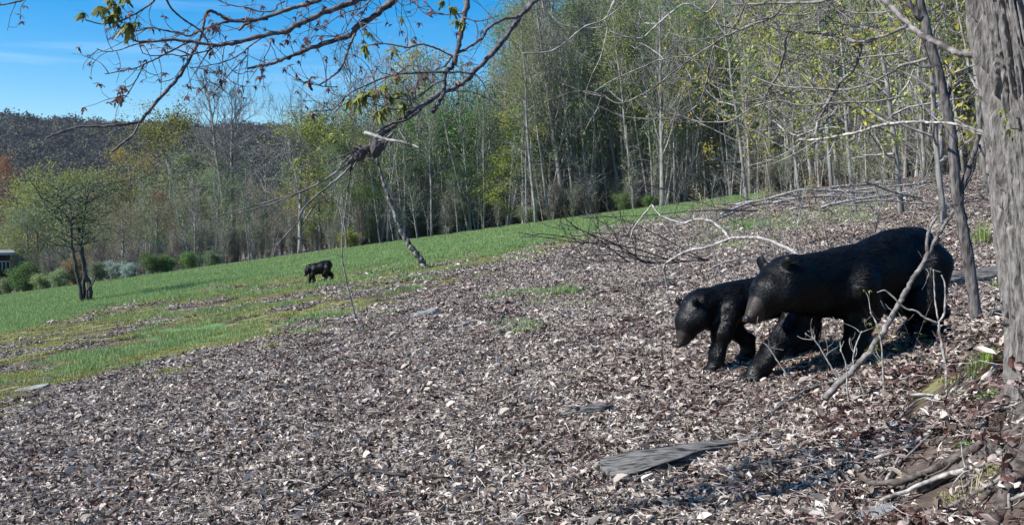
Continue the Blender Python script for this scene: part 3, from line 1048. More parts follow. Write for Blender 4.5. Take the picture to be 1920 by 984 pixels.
def undergrowth():
    rng = np.random.default_rng(35)
    src = []
    for k, tn in enumerate(('greygreen', 'olive', 'mauve', 'green')):
        c = COLS[tn]
        lm = tone_mat('leaf_under_' + tn, [(0, (0.10 * c[0], 0.13 * c[1], 0.035 * c[2])), (1, (0.30 * c[0], 0.36 * c[1], 0.11 * c[2]))], 0.7, 0.3)
        for v in range(2):
            tr, br, lf = grow(600 + k * 2 + v, H=3.4, r0=0.02, crown_from=0.04, spread=0.22, n1=13, n2=4, n3=3, up=2.2, leaf=0.08, leaf_n=1, leaf_spread=0.16, stems=6, twig_r=0.009, wob=0.05)
            mb = MB()
            for q in (tr, br):
                mb.add(np.concatenate(q.v), np.concatenate(q.q))
            nq = len(np.concatenate(mb.q))
            mb.add(np.concatenate(lf.v), np.concatenate(lf.q))
            mb.a[-1] = np.concatenate(lf.a)
            me = mb.mesh('thicket', [M['bark_far'], lm], False)
            mi = np.zeros(len(me.polygons), np.int32)
            mi[nq:] = 1
            me.polygons.foreach_set('material_index', mi)
            src.append(me)
    for v in range(5):                                      # thin straight saplings that make the grey screen of the wood
        tr, br, lf = grow(640 + v, H=9, r0=0.045, crown_from=0.35, spread=0.10, n1=12, n2=3, n3=2, up=1.6, leaf=0.11, leaf_n=3, leaf_spread=0.3, stems=2, twig_r=0.011, wob=0.03, low=16)
        mb = MB()
        for q in (tr, br):
            mb.add(np.concatenate(q.v), np.concatenate(q.q))
        nq = len(np.concatenate(mb.q))
        mb.add(np.concatenate(lf.v), np.concatenate(lf.q))
        mb.a[-1] = np.concatenate(lf.a)
        me = mb.mesh('thin_sapling', [M['bark_pale'], lm], False)
        mi = np.zeros(len(me.polygons), np.int32)
        mi[nq:] = 1
        me.polygons.foreach_set('material_index', mi)
        src.append(me)
    pts = []
    for k in range(1100):
        px = rng.uniform(-60, 2050) if k % 3 else rng.uniform(850, 1700)
        Y = edge_y(px) + (rng.uniform(0, 16) if k % 2 else rng.uniform(1, 40)) + (2 if px < 640 else 0)
        x = (px - 960) / F * Y
        pts.append((x, Y, float(plane(x, Y)), rng.uniform(0.5, 1.3) * (0.75 if px < 900 else 0.62)))
    ns = len(pts)
    for k in range(1500):
        px = rng.uniform(640, 2100) if k % 14 else rng.uniform(-60, 640)
        Y = edge_y(px) + rng.uniform(0.5, 45)
        x = (px - 960) / F * Y
        pts.append((x, Y, float(plane(x, Y)), rng.uniform(0.6, 1.6) * (0.6 if px < 640 else 1)))
    a = np.array(pts)
    n = len(a)
    rot = np.zeros((n, 3))
    rot[:, 2] = rng.uniform(0, 6.283, n)
    rot[:, 1] = rng.normal(-0.07, 0.06, n)
    which = np.where(np.arange(n) < ns, rng.integers(0, 8, n), rng.integers(8, 13, n))
    scatter('undergrowth', a[:, :3], rot, a[:, 3], which, src, 'tangled twiggy undergrowth on the floor of the wood', 'undergrowth')


undergrowth()


def hill_wood():
    rng = np.random.default_rng(44)
    src = []
    for k in range(6):
        mb = MB()
        n = 420
        d = rng.normal(0, 1, (n, 3))
        d /= np.linalg.norm(d, axis=1, keepdims=True)
        rr_ = rng.uniform(0.35, 1.0, (n, 1)) ** 0.5
        p = d * rr_ * np.array([4.2, 4.2, 4.6]) * (0.8 + 0.4 * vnoise(d[:, 0] * 2 + k * 9, d[:, 1] * 2, d[:, 2] * 2))[:, None] + (0, 0, 6)
        p = p[p[:, 2] > 2.5]
        leaf_specks(mb, p, rng, 0.9, 3, 0.6)
        V = mb.v[0]
        mb.a[0] = np.full(len(V), rng.uniform(0.25, 0.6)) + rng.normal(0, 0.04, len(V) // 4).repeat(4)
        t = np.linspace(0, 1, 4)[:, None]
        tube(mb, np.array([[0, 0, -2.0]]) + t * np.array([[0.3, 0.2, 11]]), [0.3, 0.25, 0.2, 0.1], 4, 0.9)
        src.append(mb.mesh('hill_crown', M['hillwood'], False))
    n = 9000
    Y = np.sqrt(rng.uniform(260 ** 2, 700 ** 2, n))
    X = rng.uniform(-0.62, 0.12, n) * Y
    Z = hill_z(X, Y)
    s = rng.uniform(0.75, 1.3, n) * np.where(rng.random(n) < 0.05, 1.35, 1.0)
    rot = np.zeros((n, 3))
    rot[:, 2] = rng.uniform(0, 6.283, n)
    scatter('hill_forest', np.stack([X, Y, Z], -1), rot, s, rng.integers(0, 6, n), src, 'leafless grey brown forest covering the far ridge', 'forest')


hill_wood()


# ------------------------------------------------------------------ limbs and twigs traced from their places
def path3(pts, d0, d1=None, wig=0.0):
    d1 = d0 if d1 is None else d1
    q = np.array(pts, float)
    s = np.concatenate([[0], np.cumsum(np.hypot(*np.diff(q, axis=0).T))])
    s /= s[-1]
    return np.array([P(a, b, d0 + (d1 - d0) * t + wig * math.sin(7 * t + a)) for (a, b), t in zip(q, s)])


def limb_mesh(pts3, r0, r1, sides=7, knots=0.12, n=6, rng=None, tone=None, mb=None):
    mb = mb or MB()
    c = catmull(pts3, n)
    k = len(c)
    rr_ = np.linspace(r0, r1, k)
    rng = rng or np.random.default_rng(int(abs(pts3[0][0]) * 1000) % 9999)
    rr_ = rr_ * (1 + knots * 1.2 * rng.normal(0, 1, k).clip(-1.2, 2))
    c = c + rng.normal(0, 0.2 if knots > 0.05 else 0.05, c.shape) * rr_[:, None]
    tube(mb, c, rr_, sides, tone)
    return mb, c


def leaf_cluster_mesh(rng, mat, n, L, droop):
    mb = MB()
    for k in range(n):
        a = k * 6.283 / n + rng.uniform(-0.4, 0.4)
        e = rng.uniform(-0.9, 0.5) - droop
        d = np.array([math.cos(a) * math.cos(e), math.sin(a) * math.cos(e), math.sin(e)])
        s = np.cross(d, [0, 0, 1.0])
        s = unit(s)
        l_ = L * rng.uniform(0.6, 1.15)
        w_ = l_ * rng.uniform(0.15, 0.3)
        u = np.cross(s, d)
        g = np.array([0, 0, -1.0])
        p = [d * l_ * 0.0, d * l_ * 0.25 + s * w_ * 0.6 + u * w_ * .2, d * l_ * 0.5 + s * w_ + g * l_ * .08, d * l_ * 0.62 + s * w_ * 0.45 + g * l_ * .12, d * l_ * 0.85 + s * w_ * 0.5 + g * l_ * .2, d * l_ + g * l_ * 0.3,
             d * l_ * 0.85 - s * w_ * 0.5 + g * l_ * .2, d * l_ * 0.62 - s * w_ * 0.45 + g * l_ * .12, d * l_ * 0.5 - s * w_ + g * l_ * .08, d * l_ * 0.25 - s * w_ * 0.6 + u * w_ * .2, d * l_ * 0.5 - u * w_ * 0.15]
        mb.add(p, None, [[10, q, q + 1] for q in range(0, 9)] + [[10, 9, 0]], rng.uniform(0.1, 1))
    return mb.mesh('leaf_cluster', mat, False)


_r = np.random.default_rng(5)
CL_RED = [leaf_cluster_mesh(_r, M['leaf_red'], 6, 0.021, 0.2) for _ in range(4)]
CL_GREEN = [leaf_cluster_mesh(_r, M['leaf_maple'], 11, 0.031, 0.45) for _ in range(4)]
CL_SMALL = [leaf_cluster_mesh(_r, M['leaf_maple'], 6, 0.024, 0.3) for _ in range(3)]


def put_cluster(parent, p, kind, s=1.0):
    me = random.choice({'red': CL_RED, 'green': CL_GREEN, 'small': CL_SMALL}[kind])
    c = link('leaf_cluster', me, parent, tuple(p))
    c.rotation_euler = (random.uniform(-0.4, 0.4), random.uniform(-0.4, 0.4), random.uniform(0, 6.283))
    k = s * random.uniform(0.7, 1.3)
    c.scale = (k, k, k)


def side_twigs(parent, curve, rng, n, L, r, kind, p_leaf=0.6, up=0.1, t0=0.1, sub=1, mat=None, cs=1.0, flat=0.35):
    """small side shoots, each its own part, some with a tuft of leaves at the tip"""
    for _ in range(n):
        u = rng.uniform(t0, 1.0) * (len(curve) - 1)
        i_ = int(min(u, len(curve) - 2))
        p = curve[i_] + (curve[i_ + 1] - curve[i_]) * (u - i_)
        t = unit(curve[i_ + 1] - curve[i_])
        side = rng.normal(0, 1, 3)
        side[1] *= flat + 0.3
        d = unit(t * rng.uniform(0.2, 1.0) + unit(side) * 0.9 + np.array([0, 0, up]))
        ll = L * rng.uniform(0.4, 1.2)
        mb = MB()
        pts = [p]
        bend = rng.normal(0, 0.3, 3)
        for k in range(4):
            d = unit(d + bend * 0.6 + rng.normal(0, 0.12, 3) + np.array([0, 0, up * 0.4]))
            pts.append(pts[-1] + d * ll / 4)
        c = catmull(pts, 2)
        tube(mb, c, np.linspace(r, r * 0.45, len(c)), 4)
        tips = [c[-1]]
        for _s in range(sub):
            j_ = rng.integers(2, len(c) - 1)
            d2 = unit(d + rng.normal(0, 0.8, 3))
            q = np.array([c[j_], c[j_] + d2 * ll * 0.22, c[j_] + unit(d2 + np.array([0, 0, 0.5])) * ll * 0.42])
            tube(mb, q, [r * 0.6, r * 0.5, r * 0.35], 3)
            tips.append(q[-1])
        mb.build('twig', mat or M['twig_near'], parent)
        if kind:
            for tp in tips:
                if rng.random() < p_leaf:
                    put_cluster(parent, tp, kind, cs)


def limb_thing(name, label, curves, twigs=None, mat='twig_near', cat='branch', clusters=()):
    """curves: (px points, depth start, depth end, width px start, width px end)"""
    mat = M[mat]
    t = thing(name, label, cat, tuple(P(*curves[0][0][0], curves[0][1])))
    off = np.array(t.location)
    rng = np.random.default_rng(len(label) * 31 + len(curves))
    for k, cv in enumerate(curves):
        pts, d0, d1, w0, w1 = cv[:5]
        p3 = path3(pts, d0, d1) - off
        mb, c = limb_mesh(p3, w0 * (0.72 if w0 > 7 else 0.9) / 2 / F * d0, w1 / 2 / F * d1, 9 if w0 > 7 else 5, 0.10, 6, rng)
        mb.build('bough' if (k == 0 or w0 > 7) else 'shoot', mat, t)
        if twigs and len(cv) > 5 and cv[5]:
            tw = dict(twigs)
            tw.update(cv[6] if len(cv) > 6 else {})
            side_twigs(t, c, rng, cv[5], mat=mat, **tw)
    for (px, py, d, kind, s) in clusters:
        put_cluster(t, P(px, py, d) - off, kind, s)
    return t


TW = dict(L=0.14, r=0.0016, kind='red', p_leaf=0.62, up=0.05)
D = 3.6
limb_thing('maple_limb', 'dark drooping dead shoot arching down across the sky at the left', [
    ([(560, 12), (503, 31), (463, 40), (430, 38), (412, 28), (395, 21), (385, 30), (381, 52), (372, 78), (352, 118), (328, 152), (295, 190), (262, 229)], D, 3.3, 6, 6.5),
    ([(262, 229), (235, 233), (200, 237), (150, 238), (115, 248), (87, 259)], 3.3, 3.2, 6, 4),
    ([(262, 229), (252, 250), (232, 267), (211, 285)], 3.3, 3.25, 5, 5),
    ([(88, 258), (84, 268), (76, 276)], 3.2, 3.2, 2, 1.2)])
limb_thing('maple_limb', 'upper maple limb crossing the sky left of the middle', [
    ([(760, -70), (680, -32), (594, 2), (561, 12), (530, 21), (500, 32), (463, 45), (448, 57)], D, D, 15, 5, 9),
    ([(407, 0), (429, 9), (461, 15), (493, 23), (516, 19), (520, 9), (534, 3)], D, D, 3, 3, 6),
    ([(503, 36), (450, 38), (415, 44), (375, 58), (354, 68), (339, 62), (311, 58), (284, 52), (250, 60), (222, 63)], D, 3.5, 6, 2.5, 10)], TW)
limb_thing('maple_limb', 'second maple limb spreading far left across the sky with reddish tufts', [
    ([(820, -75), (740, -30), (673, 0), (630, 16), (598, 28), (565, 45), (530, 60), (500, 65), (450, 78), (407, 85), (375, 81), (328, 75), (279, 79), (250, 75), (215, 43)], D, 3.3, 19, 3, 22),
    ([(279, 79), (250, 85), (224, 94), (196, 97), (181, 91)], 3.35, 3.3, 3, 1.5, 5),
    ([(356, 79), (316, 98), (296, 109), (271, 120), (254, 128), (209, 137), (196, 139)], 3.4, 3.3, 4, 1.8, 9),
    ([(271, 120), (262, 138), (245, 168), (232, 185), (215, 190)], 3.35, 3.3, 3, 1.6, 4),
    ([(407, 86), (386, 96), (343, 105), (318, 102), (288, 105), (267, 100)], 3.4, 3.3, 3.5, 1.6, 9),
    ([(493, 70), (471, 85), (446, 105), (418, 117), (386, 124), (356, 128)], D, 3.4, 3.5, 1.6, 7),
    ([(463, 105), (437, 132), (403, 172)], 3.5, 3.4, 3, 1.8, 3),
    ([(345, 120), (333, 139), (322, 149), (303, 154)], 3.4, 3.4, 2.4, 1.5, 0),
    ([(382, 128), (384, 145), (390, 158)], 3.4, 3.4, 2.2, 1.5, 3),
    ([(420, 90), (416, 132), (424, 139)], 3.5, 3.5, 2.2, 1.5, 2),
    ([(422, 115), (435, 132), (450, 139), (465, 134)], 3.5, 3.5, 2.2, 1.5, 3),
    ([(510, 70), (503, 96), (488, 115)], D, D, 2.2, 1.5, 2)], TW,
    clusters=[(228, 180, 3.3, 'red', 1.6), (222, 172, 3.3, 'red', 1.3), (215, 190, 3.3, 'red', 1.5), (400, 175, 3.4, 'red', 1.3), (230, 162, 3.3, 'red', 1.2)])
limb_thing('maple_limb', 'maple shoot with big green leaf tufts at the top left', [
    ([(310, -50), (292, -5), (280, 10), (255, 25), (225, 40), (190, 45), (160, 38)], 3.3, 3.2, 5, 2.2, 5),
    ([(230, 40), (215, 10), (200, -20)], 3.2, 3.2, 2, 2, 1),
    ([(307, -10), (322, 17), (343, 36), (375, 58), (392, 82)], 3.3, 3.4, 4, 4, 4)], dict(TW, kind='red'),
    clusters=[(158, 24, 3.2, 'green', 1.4), (242, 42, 3.2, 'green', 1.7), (200, 32, 3.2, 'green', 1.2), (192, 12, 3.2, 'green', 1.3), (222, 10, 3.2, 'green', 1.7), (215, 28, 3.2, 'green', 1.3), (232, -4, 3.2, 'green', 1.4), (205, 0, 3.2, 'green', 1.2), (255, 42, 3.2, 'green', 1.0)])
limb_thing('maple_limb', 'stray twig end poking in at the very top left corner', [([(90, -40), (50, -4), (25, 5), (0, 9), (-30, 5)], 3.3, 3.3, 4, 3, 3)], TW)
limb_thing('maple_limb', 'rough maple limb forking above the bare trees left of the middle', [
    ([(860, -120), (790, -50), (740, 0), (724, 12), (699, 33), (669, 51), (659, 65), (622, 77), (581, 91), (541, 108), (504, 121), (485, 124), (463, 130)], 3.7, D, 22, 4, 16),
    ([(667, 63), (657, 81), (650, 102), (638, 130), (614, 150), (596, 161)], D, D, 6, 3, 4),
    ([(634, 163), (608, 163), (594, 159), (575, 157), (559, 146)], D, D, 2.2, 1.6, 7),
    ([(720, -30), (697, 0), (671, 20), (655, 43), (642, 67)], D, D, 3, 1.8, 9),
    ([(675, 16), (640, 28), (602, 53), (590, 59)], D, D, 2.4, 1.5, 7),
    ([(690, 8), (672, 40), (650, 60), (615, 70), (590, 66)], D, D, 2.4, 1.5, 6)], TW,
    clusters=[(575, 152, D, 'red', 1.4), (588, 145, D, 'red', 1.5), (560, 148, D, 'red', 1.2), (573, 190, D, 'red', 1.0)])
limb_thing('maple_limb', 'upright knobbly maple limb reaching down from the top', [
    ([(890, -130), (882, -60), (876, 0), (870, 33), (864, 65), (858, 96), (849, 122), (835, 138), (831, 175), (821, 195), (812, 212)], 3.6, 3.5, 17, 7, 5),
    ([(849, 106), (817, 91), (790, 83), (766, 89), (730, 83), (709, 83), (685, 86)], 3.5, 3.4, 4.5, 2, 3),
    ([(709, 83), (701, 74), (694, 64)], 3.4, 3.4, 2, 1.5), ([(764, 87), (763, 57), (755, 37)], 3.4, 3.4, 2, 1.5),
    ([(870, 33), (893, 40), (915, 36), (935, 30)], 3.5, 3.5, 3, 2, 3),
    ([(868, 25), (840, 28), (815, 22), (785, -10)], 3.5, 3.5, 3, 2, 4),
    ([(812, 33), (790, 20), (783, 0), (800, -20)], 3.4, 3.4, 2.4, 2, 2),
    ([(735, -10), (755, 10), (780, 2), (800, -6)], 3.4, 3.4, 2.4, 2, 3)], TW,
    clusters=[(693, 62, 3.4, 'small', 1.5), (684, 85, 3.4, 'small', 1.7), (738, 95, 3.4, 'small', 1.7), (755, 34, 3.4, 'small', 1.4), (868, 42, 3.4, 'green', 1.3), (857, 38, 3.4, 'green', 1.1), (846, 14, 3.4, 'green', 1.5), (832, 2, 3.4, 'green', 1.4), (810, 24, 3.4, 'red', 2)])
limb_thing('maple_limb', 'long straight maple limb running down to the nest shaped knot', [
    ([(1120, -110), (1060, -50), (1006, 0), (975, 31), (953, 63), (919, 106), (882, 142), (862, 160), (827, 176), (790, 198), (755, 222), (722, 248), (700, 262)], 3.9, 3.4, 13, 9, 5, dict(kind='red')),
    ([(1010, -30), (996, 0), (984, 20), (976, 30)], 3.85, 3.8, 8, 6),
    ([(973, 32), (943, 37), (914, 54), (906, 69), (882, 87), (851, 104), (837, 120), (832, 126)], 3.7, 3.5, 8, 4.5, 3),
    ([(790, 205), (763, 224), (735, 232), (706, 248)], 3.45, 3.4, 7, 5),
    ([(892, 140), (868, 136), (835, 135), (797, 136), (743, 140), (714, 148), (690, 159), (662, 171), (647, 183), (629, 201), (617, 207), (586, 209)], 3.5, 3.35, 5, 2.4, 13),
    ([(714, 148), (745, 138), (768, 123), (800, 128), (815, 142)], 3.4, 3.4, 3, 2.2, 6),
    ([(892, 140), (906, 157), (914, 173), (923, 190)], 3.5, 3.5, 3, 1.8, 1),
    ([(847, 171), (882, 173), (914, 185), (960, 215), (1000, 252)], 3.5, 3.5, 2.6, 1.6, 0),
    ([(740, 186), (765, 180), (770, 190), (768, 200)], 3.35, 3.35, 3, 2.4, 2),
    ([(835, 150), (815, 158), (790, 178), (770, 186), (700, 182), (650, 180)], 3.45, 3.35, 4, 2, 7),
    ([(800, 192), (770, 204), (740, 205), (700, 195)], 3.45, 3.35, 3.4, 2, 5)], TW,
    clusters=[(700, 168, 3.35, 'green', 1.5), (685, 172, 3.35, 'green', 1.4), (668, 183, 3.35, 'green', 1.6), (655, 186, 3.35, 'green', 1.2), (716, 160, 3.35, 'green', 1.2), (708, 208, 3.35, 'green', 1.5), (724, 202, 3.35, 'small', 1.7), (757, 192, 3.3, 'green', 1.3), (732, 180, 3.35, 'small', 1.4), (757, 174, 3.35, 'small', 1.3), (745, 146, 3.35, 'small', 1.5), (762, 148, 3.35, 'small', 1.6),
              (575, 200, 3.3, 'red', 1.5), (585, 213, 3.3, 'red', 1.6), (576, 178, 3.3, 'red', 1.3)])


def knot():
    """the nest shaped tangle and what hangs from it"""
    c0 = P(690, 275, 3.4)
    t = thing('twig_knot', 'dark tangled knot of bark and bound twigs at the end of the long limb', 'knot', tuple(c0))
    rng = np.random.default_rng(9)
    for (px, py, rx, ry) in ((705, 279, 12, 16), (673, 288, 13, 14), (689, 278, 9, 7)):
        import bmesh
        bm = bmesh.new()
        bmesh.ops.create_icosphere(bm, subdivisions=3, radius=1)
        k = 1 / F * 3.4
        for v in bm.verts:
            q = v.co.copy()
            n = float(fbm(q.x * 2.2 + px, q.y * 2.2, q.z * 2.2, 3))
            v.co = Vector((q.x * rx * k, q.y * rx * k, q.z * ry * k)) * (0.7 + 0.65 * n)
        me = bpy.data.meshes.new('lump')
        bm.to_mesh(me)
        bm.free()
        me.materials.append(M['bark_dark'])
        link('lump', me, t, tuple(P(px, py, 3.36) - c0))
    for k in range(20):
        u = k / 15
        cx, cy = 712 - 60 * u + rng.normal(0, 3), 262 + 32 * u + rng.normal(0, 3)
        a = np.linspace(0, rng.uniform(3.5, 6.5), 9) + rng.uniform(0, 6)
        rr_ = rng.uniform(0.018, 0.036)
        pts = P(cx, cy, 3.4) - c0 + np.stack([np.cos(a) * rr_ * 0.7 + 0.006 * a, np.sin(a) * rr_, np.cos(a) * rr_ * 0.9], -1)
        mb = MB()
        tube(mb, catmull(pts, 2), np.linspace(0.0035, 0.0018, 17)[:len(catmull(pts, 2))], 4)
        mb.build('bound_twig', M['dead_grey'], t)
    def strand(nm, pts, d0, d1, w0, w1, mat):
        mb, c = limb_mesh(path3(pts, d0, d1) - c0, w0 / 2 / F * d0, w1 / 2 / F * d1, 5, 0.08, 5, rng)
        mb.build(nm, M[mat], t)
        return c
    strand('split_stick', [(684, 248), (705, 256), (730, 263), (757, 267), (790, 278)], 3.36, 3.3, 8, 3.5, 'dead_pale')
    strand('split_stick', [(748, 242), (756, 256), (765, 271)], 3.3, 3.3, 3, 3, 'dead_pale')
    strand('strand', [(662, 298), (640, 316), (610, 337), (560, 362), (520, 374), (470, 388), (400, 408)], 3.4, 3.1, 5, 1.8, 'dead_grey')
    strand('strand', [(560, 362), (510, 382), (450, 400), (432, 402)], 3.25, 3.1, 3, 1.6, 'dead_grey')
    strand('strand', [(668, 296), (645, 325), (615, 350), (590, 370), (568, 392), (556, 418), (519, 460)], 3.4, 3.0, 5, 2.4, 'dead_grey')
    strand('strand', [(642, 322), (628, 345), (620, 373)], 3.4, 3.35, 3, 1.8, 'dead_grey')
    strand('strand', [(601, 361), (640, 388), (668, 410)], 3.3, 3.3, 2.6, 1.5, 'twig_near')
    strand('strand', [(655, 288), (630, 297), (600, 308), (565, 302), (558, 294)], 3.4, 3.3, 3, 1.6, 'dead_grey')
    strand('strand', [(657, 283), (652, 270), (650, 262)], 3.4, 3.38, 3, 1.5, 'dead_pale')
    strand('strand', [(665, 300), (659, 312), (656, 330), (652, 360)], 3.4, 3.4, 4.5, 3, 'bark_dark')
    put_cluster(t, P(556, 298, 3.3) - c0, 'small', 1.3)
    # dangling curled leaves on the left
    for (a, b) in ((612, 262), (600, 275), (620, 250), (605, 292), (630, 262), (617, 300), (588, 320), (640, 240)):
        put_cluster(t, P(a, b, 3.35) - c0, 'small', 1.0)


knot()


def ground_stem(name, label, pts, w0, w1, mat, cat, twigs=0, L=0.3, tw_r=0.003, lift=0.0, sides=8, extra=(), d=None, kind=None, knots=0.08, toff=0.0):
    """a stem that starts on the ground at its first point; it leans as traced, staying at about that distance"""
    base = G(*pts[0])
    d0 = (base - CAM) @ FWD if d is None else d
    base = P(*pts[0], d0)
    t = thing(name, label, cat, tuple(base))
    rng = np.random.default_rng(len(label) * 7 + int(pts[0][0]))
    p3 = path3(pts, d0, d0 + toff) - base
    p3 = np.vstack([p3[0] - unit(p3[1] - p3[0]) * 0.15, p3])
    mb, c = limb_mesh(p3, w0 / 2 / F * d0, w1 / 2 / F * d0, sides, knots, 6, rng)
    mb.build('stem', M[mat], t)
    for (q, a, b) in extra:
        e3 = path3(q, d0, d0) - base
        m2, c2 = limb_mesh(e3, a / 2 / F * d0, b / 2 / F * d0, 6, 0.08, 5, rng)
        m2.build('branch', M[mat], t)
        if twigs:
            side_twigs(t, c2, rng, max(2, twigs // 3), L, tw_r, kind, 0.7, 0.2, 0.2, 1, M[mat])
    if twigs:
        side_twigs(t, c, rng, twigs, L, tw_r, kind, 0.7, 0.2, 0.25, 1, M[mat])
    return t


ground_stem('dead_sapling', 'thin dark dead sapling rising from the leaves in front of the far cub', [(668, 604), (661, 575), (654, 548), (647, 515), (641, 478), (643, 435), (648, 390), (653, 350), (658, 318)], 3.4, 2, 'dead_grey', 'sapling', 3, 0.25, 0.003)
M['birch'] = simple('birch_bark', (0.035, 0.03, 0.026), (0.30, 0.28, 0.25), (14, 14, 9), 1.0, 0.8, 0.4, 0.01, 5, (0.42, 0.62))
sn = ground_stem('birch_snag', 'leaning dead birch snag with blotchy bark standing in the grass', [(799, 503), (788, 486), (772, 464), (756, 437), (745, 415), (733, 380), (722, 350), (712, 318), (704, 290)], 14, 4, 'birch', 'tree', 3, 0.7, 0.012, sides=10)

# small field tree with several stems and a flat crown
def field_tree():
    base = G(157, 568)
    d0 = (base - CAM) @ FWD
    t = thing('small_field_tree', 'small many stemmed tree with a flat green crown standing alone in the grass', 'tree', tuple(base))
    rng = np.random.default_rng(3)
    k = d0 / F
    def st(nm, q, dz0, dz1, w0, w1, tw=0, L=0.5):
        p3 = path3(q, d0 + dz0, d0 + dz1) - base
        mb, c = limb_mesh(p3, w0 / 2 * k, w1 / 2 * k, 6, 0.06, 4, rng)
        mb.build(nm, M['bark_dark'], t)
        return c
    cs = [st('stem', [(157, 574), (150, 540), (145, 515), (138, 480), (134, 450), (132, 415), (118, 398), (95, 380), (70, 368)], 0, -0.3, 8, 2.5),
          st('stem', [(160, 574), (156, 540), (157, 505), (152, 470), (155, 430), (160, 390), (165, 365), (175, 345)], 0.1, 0.3, 9, 2.5),
          st('stem', [(165, 574), (168, 540), (160, 510), (155, 480), (150, 440), (138, 400), (120, 370), (110, 350)], -0.1, 0.9, 10, 2.5),
          st('stem', [(162, 574), (164, 545), (175, 530), (180, 515)], -0.1, -0.3, 5, 2)]
    ends = []
    for c in cs[:3]:
        for _ in range(24):
            u = rng.integers(int(len(c) * 0.45), len(c) - 1)
            a = rng.uniform(0, 6.283)
            L = rng.uniform(0.8, 2.1) * (0.65 + 0.5 * u / len(c))
            d = unit(np.array([math.cos(a), math.sin(a) * 0.9, rng.uniform(-0.05, 0.5)]))
            pts = [c[u]]
            for q in range(4):
                d = unit(d + rng.normal(0, 0.2, 3) + np.array([0, 0, 0.02]))
                pts.append(pts[-1] + d * L / 4)
            mb = MB()
            tube(mb, np.array(pts), [0.022, 0.016, 0.012, 0.009, 0.006], 4)
            for q in range(7):
                w0 = pts[rng.integers(1, 5)]
                d2 = unit(d + rng.normal(0, 0.7, 3) + np.array([0, 0, 0.3]))
                w1 = w0 + d2 * L * rng.uniform(0.2, 0.45)
                tube(mb, [w0, w1], [0.008, 0.004], 3, cap=False)
                ends.append(w1)
            ends += pts[2:]
            mb.build('limb', M['bark_dark'], t)
    ends = np.array(ends)
    ends = ends[ends[:, 2] > 2.2]
    lf = MB()
    leaf_specks(lf, ends, rng, 0.075, 7, 0.2)
    lf.build('foliage', M['leaf_far'], t, False, color=(0.80, 0.84, 1.15))
    return t


field_tree()


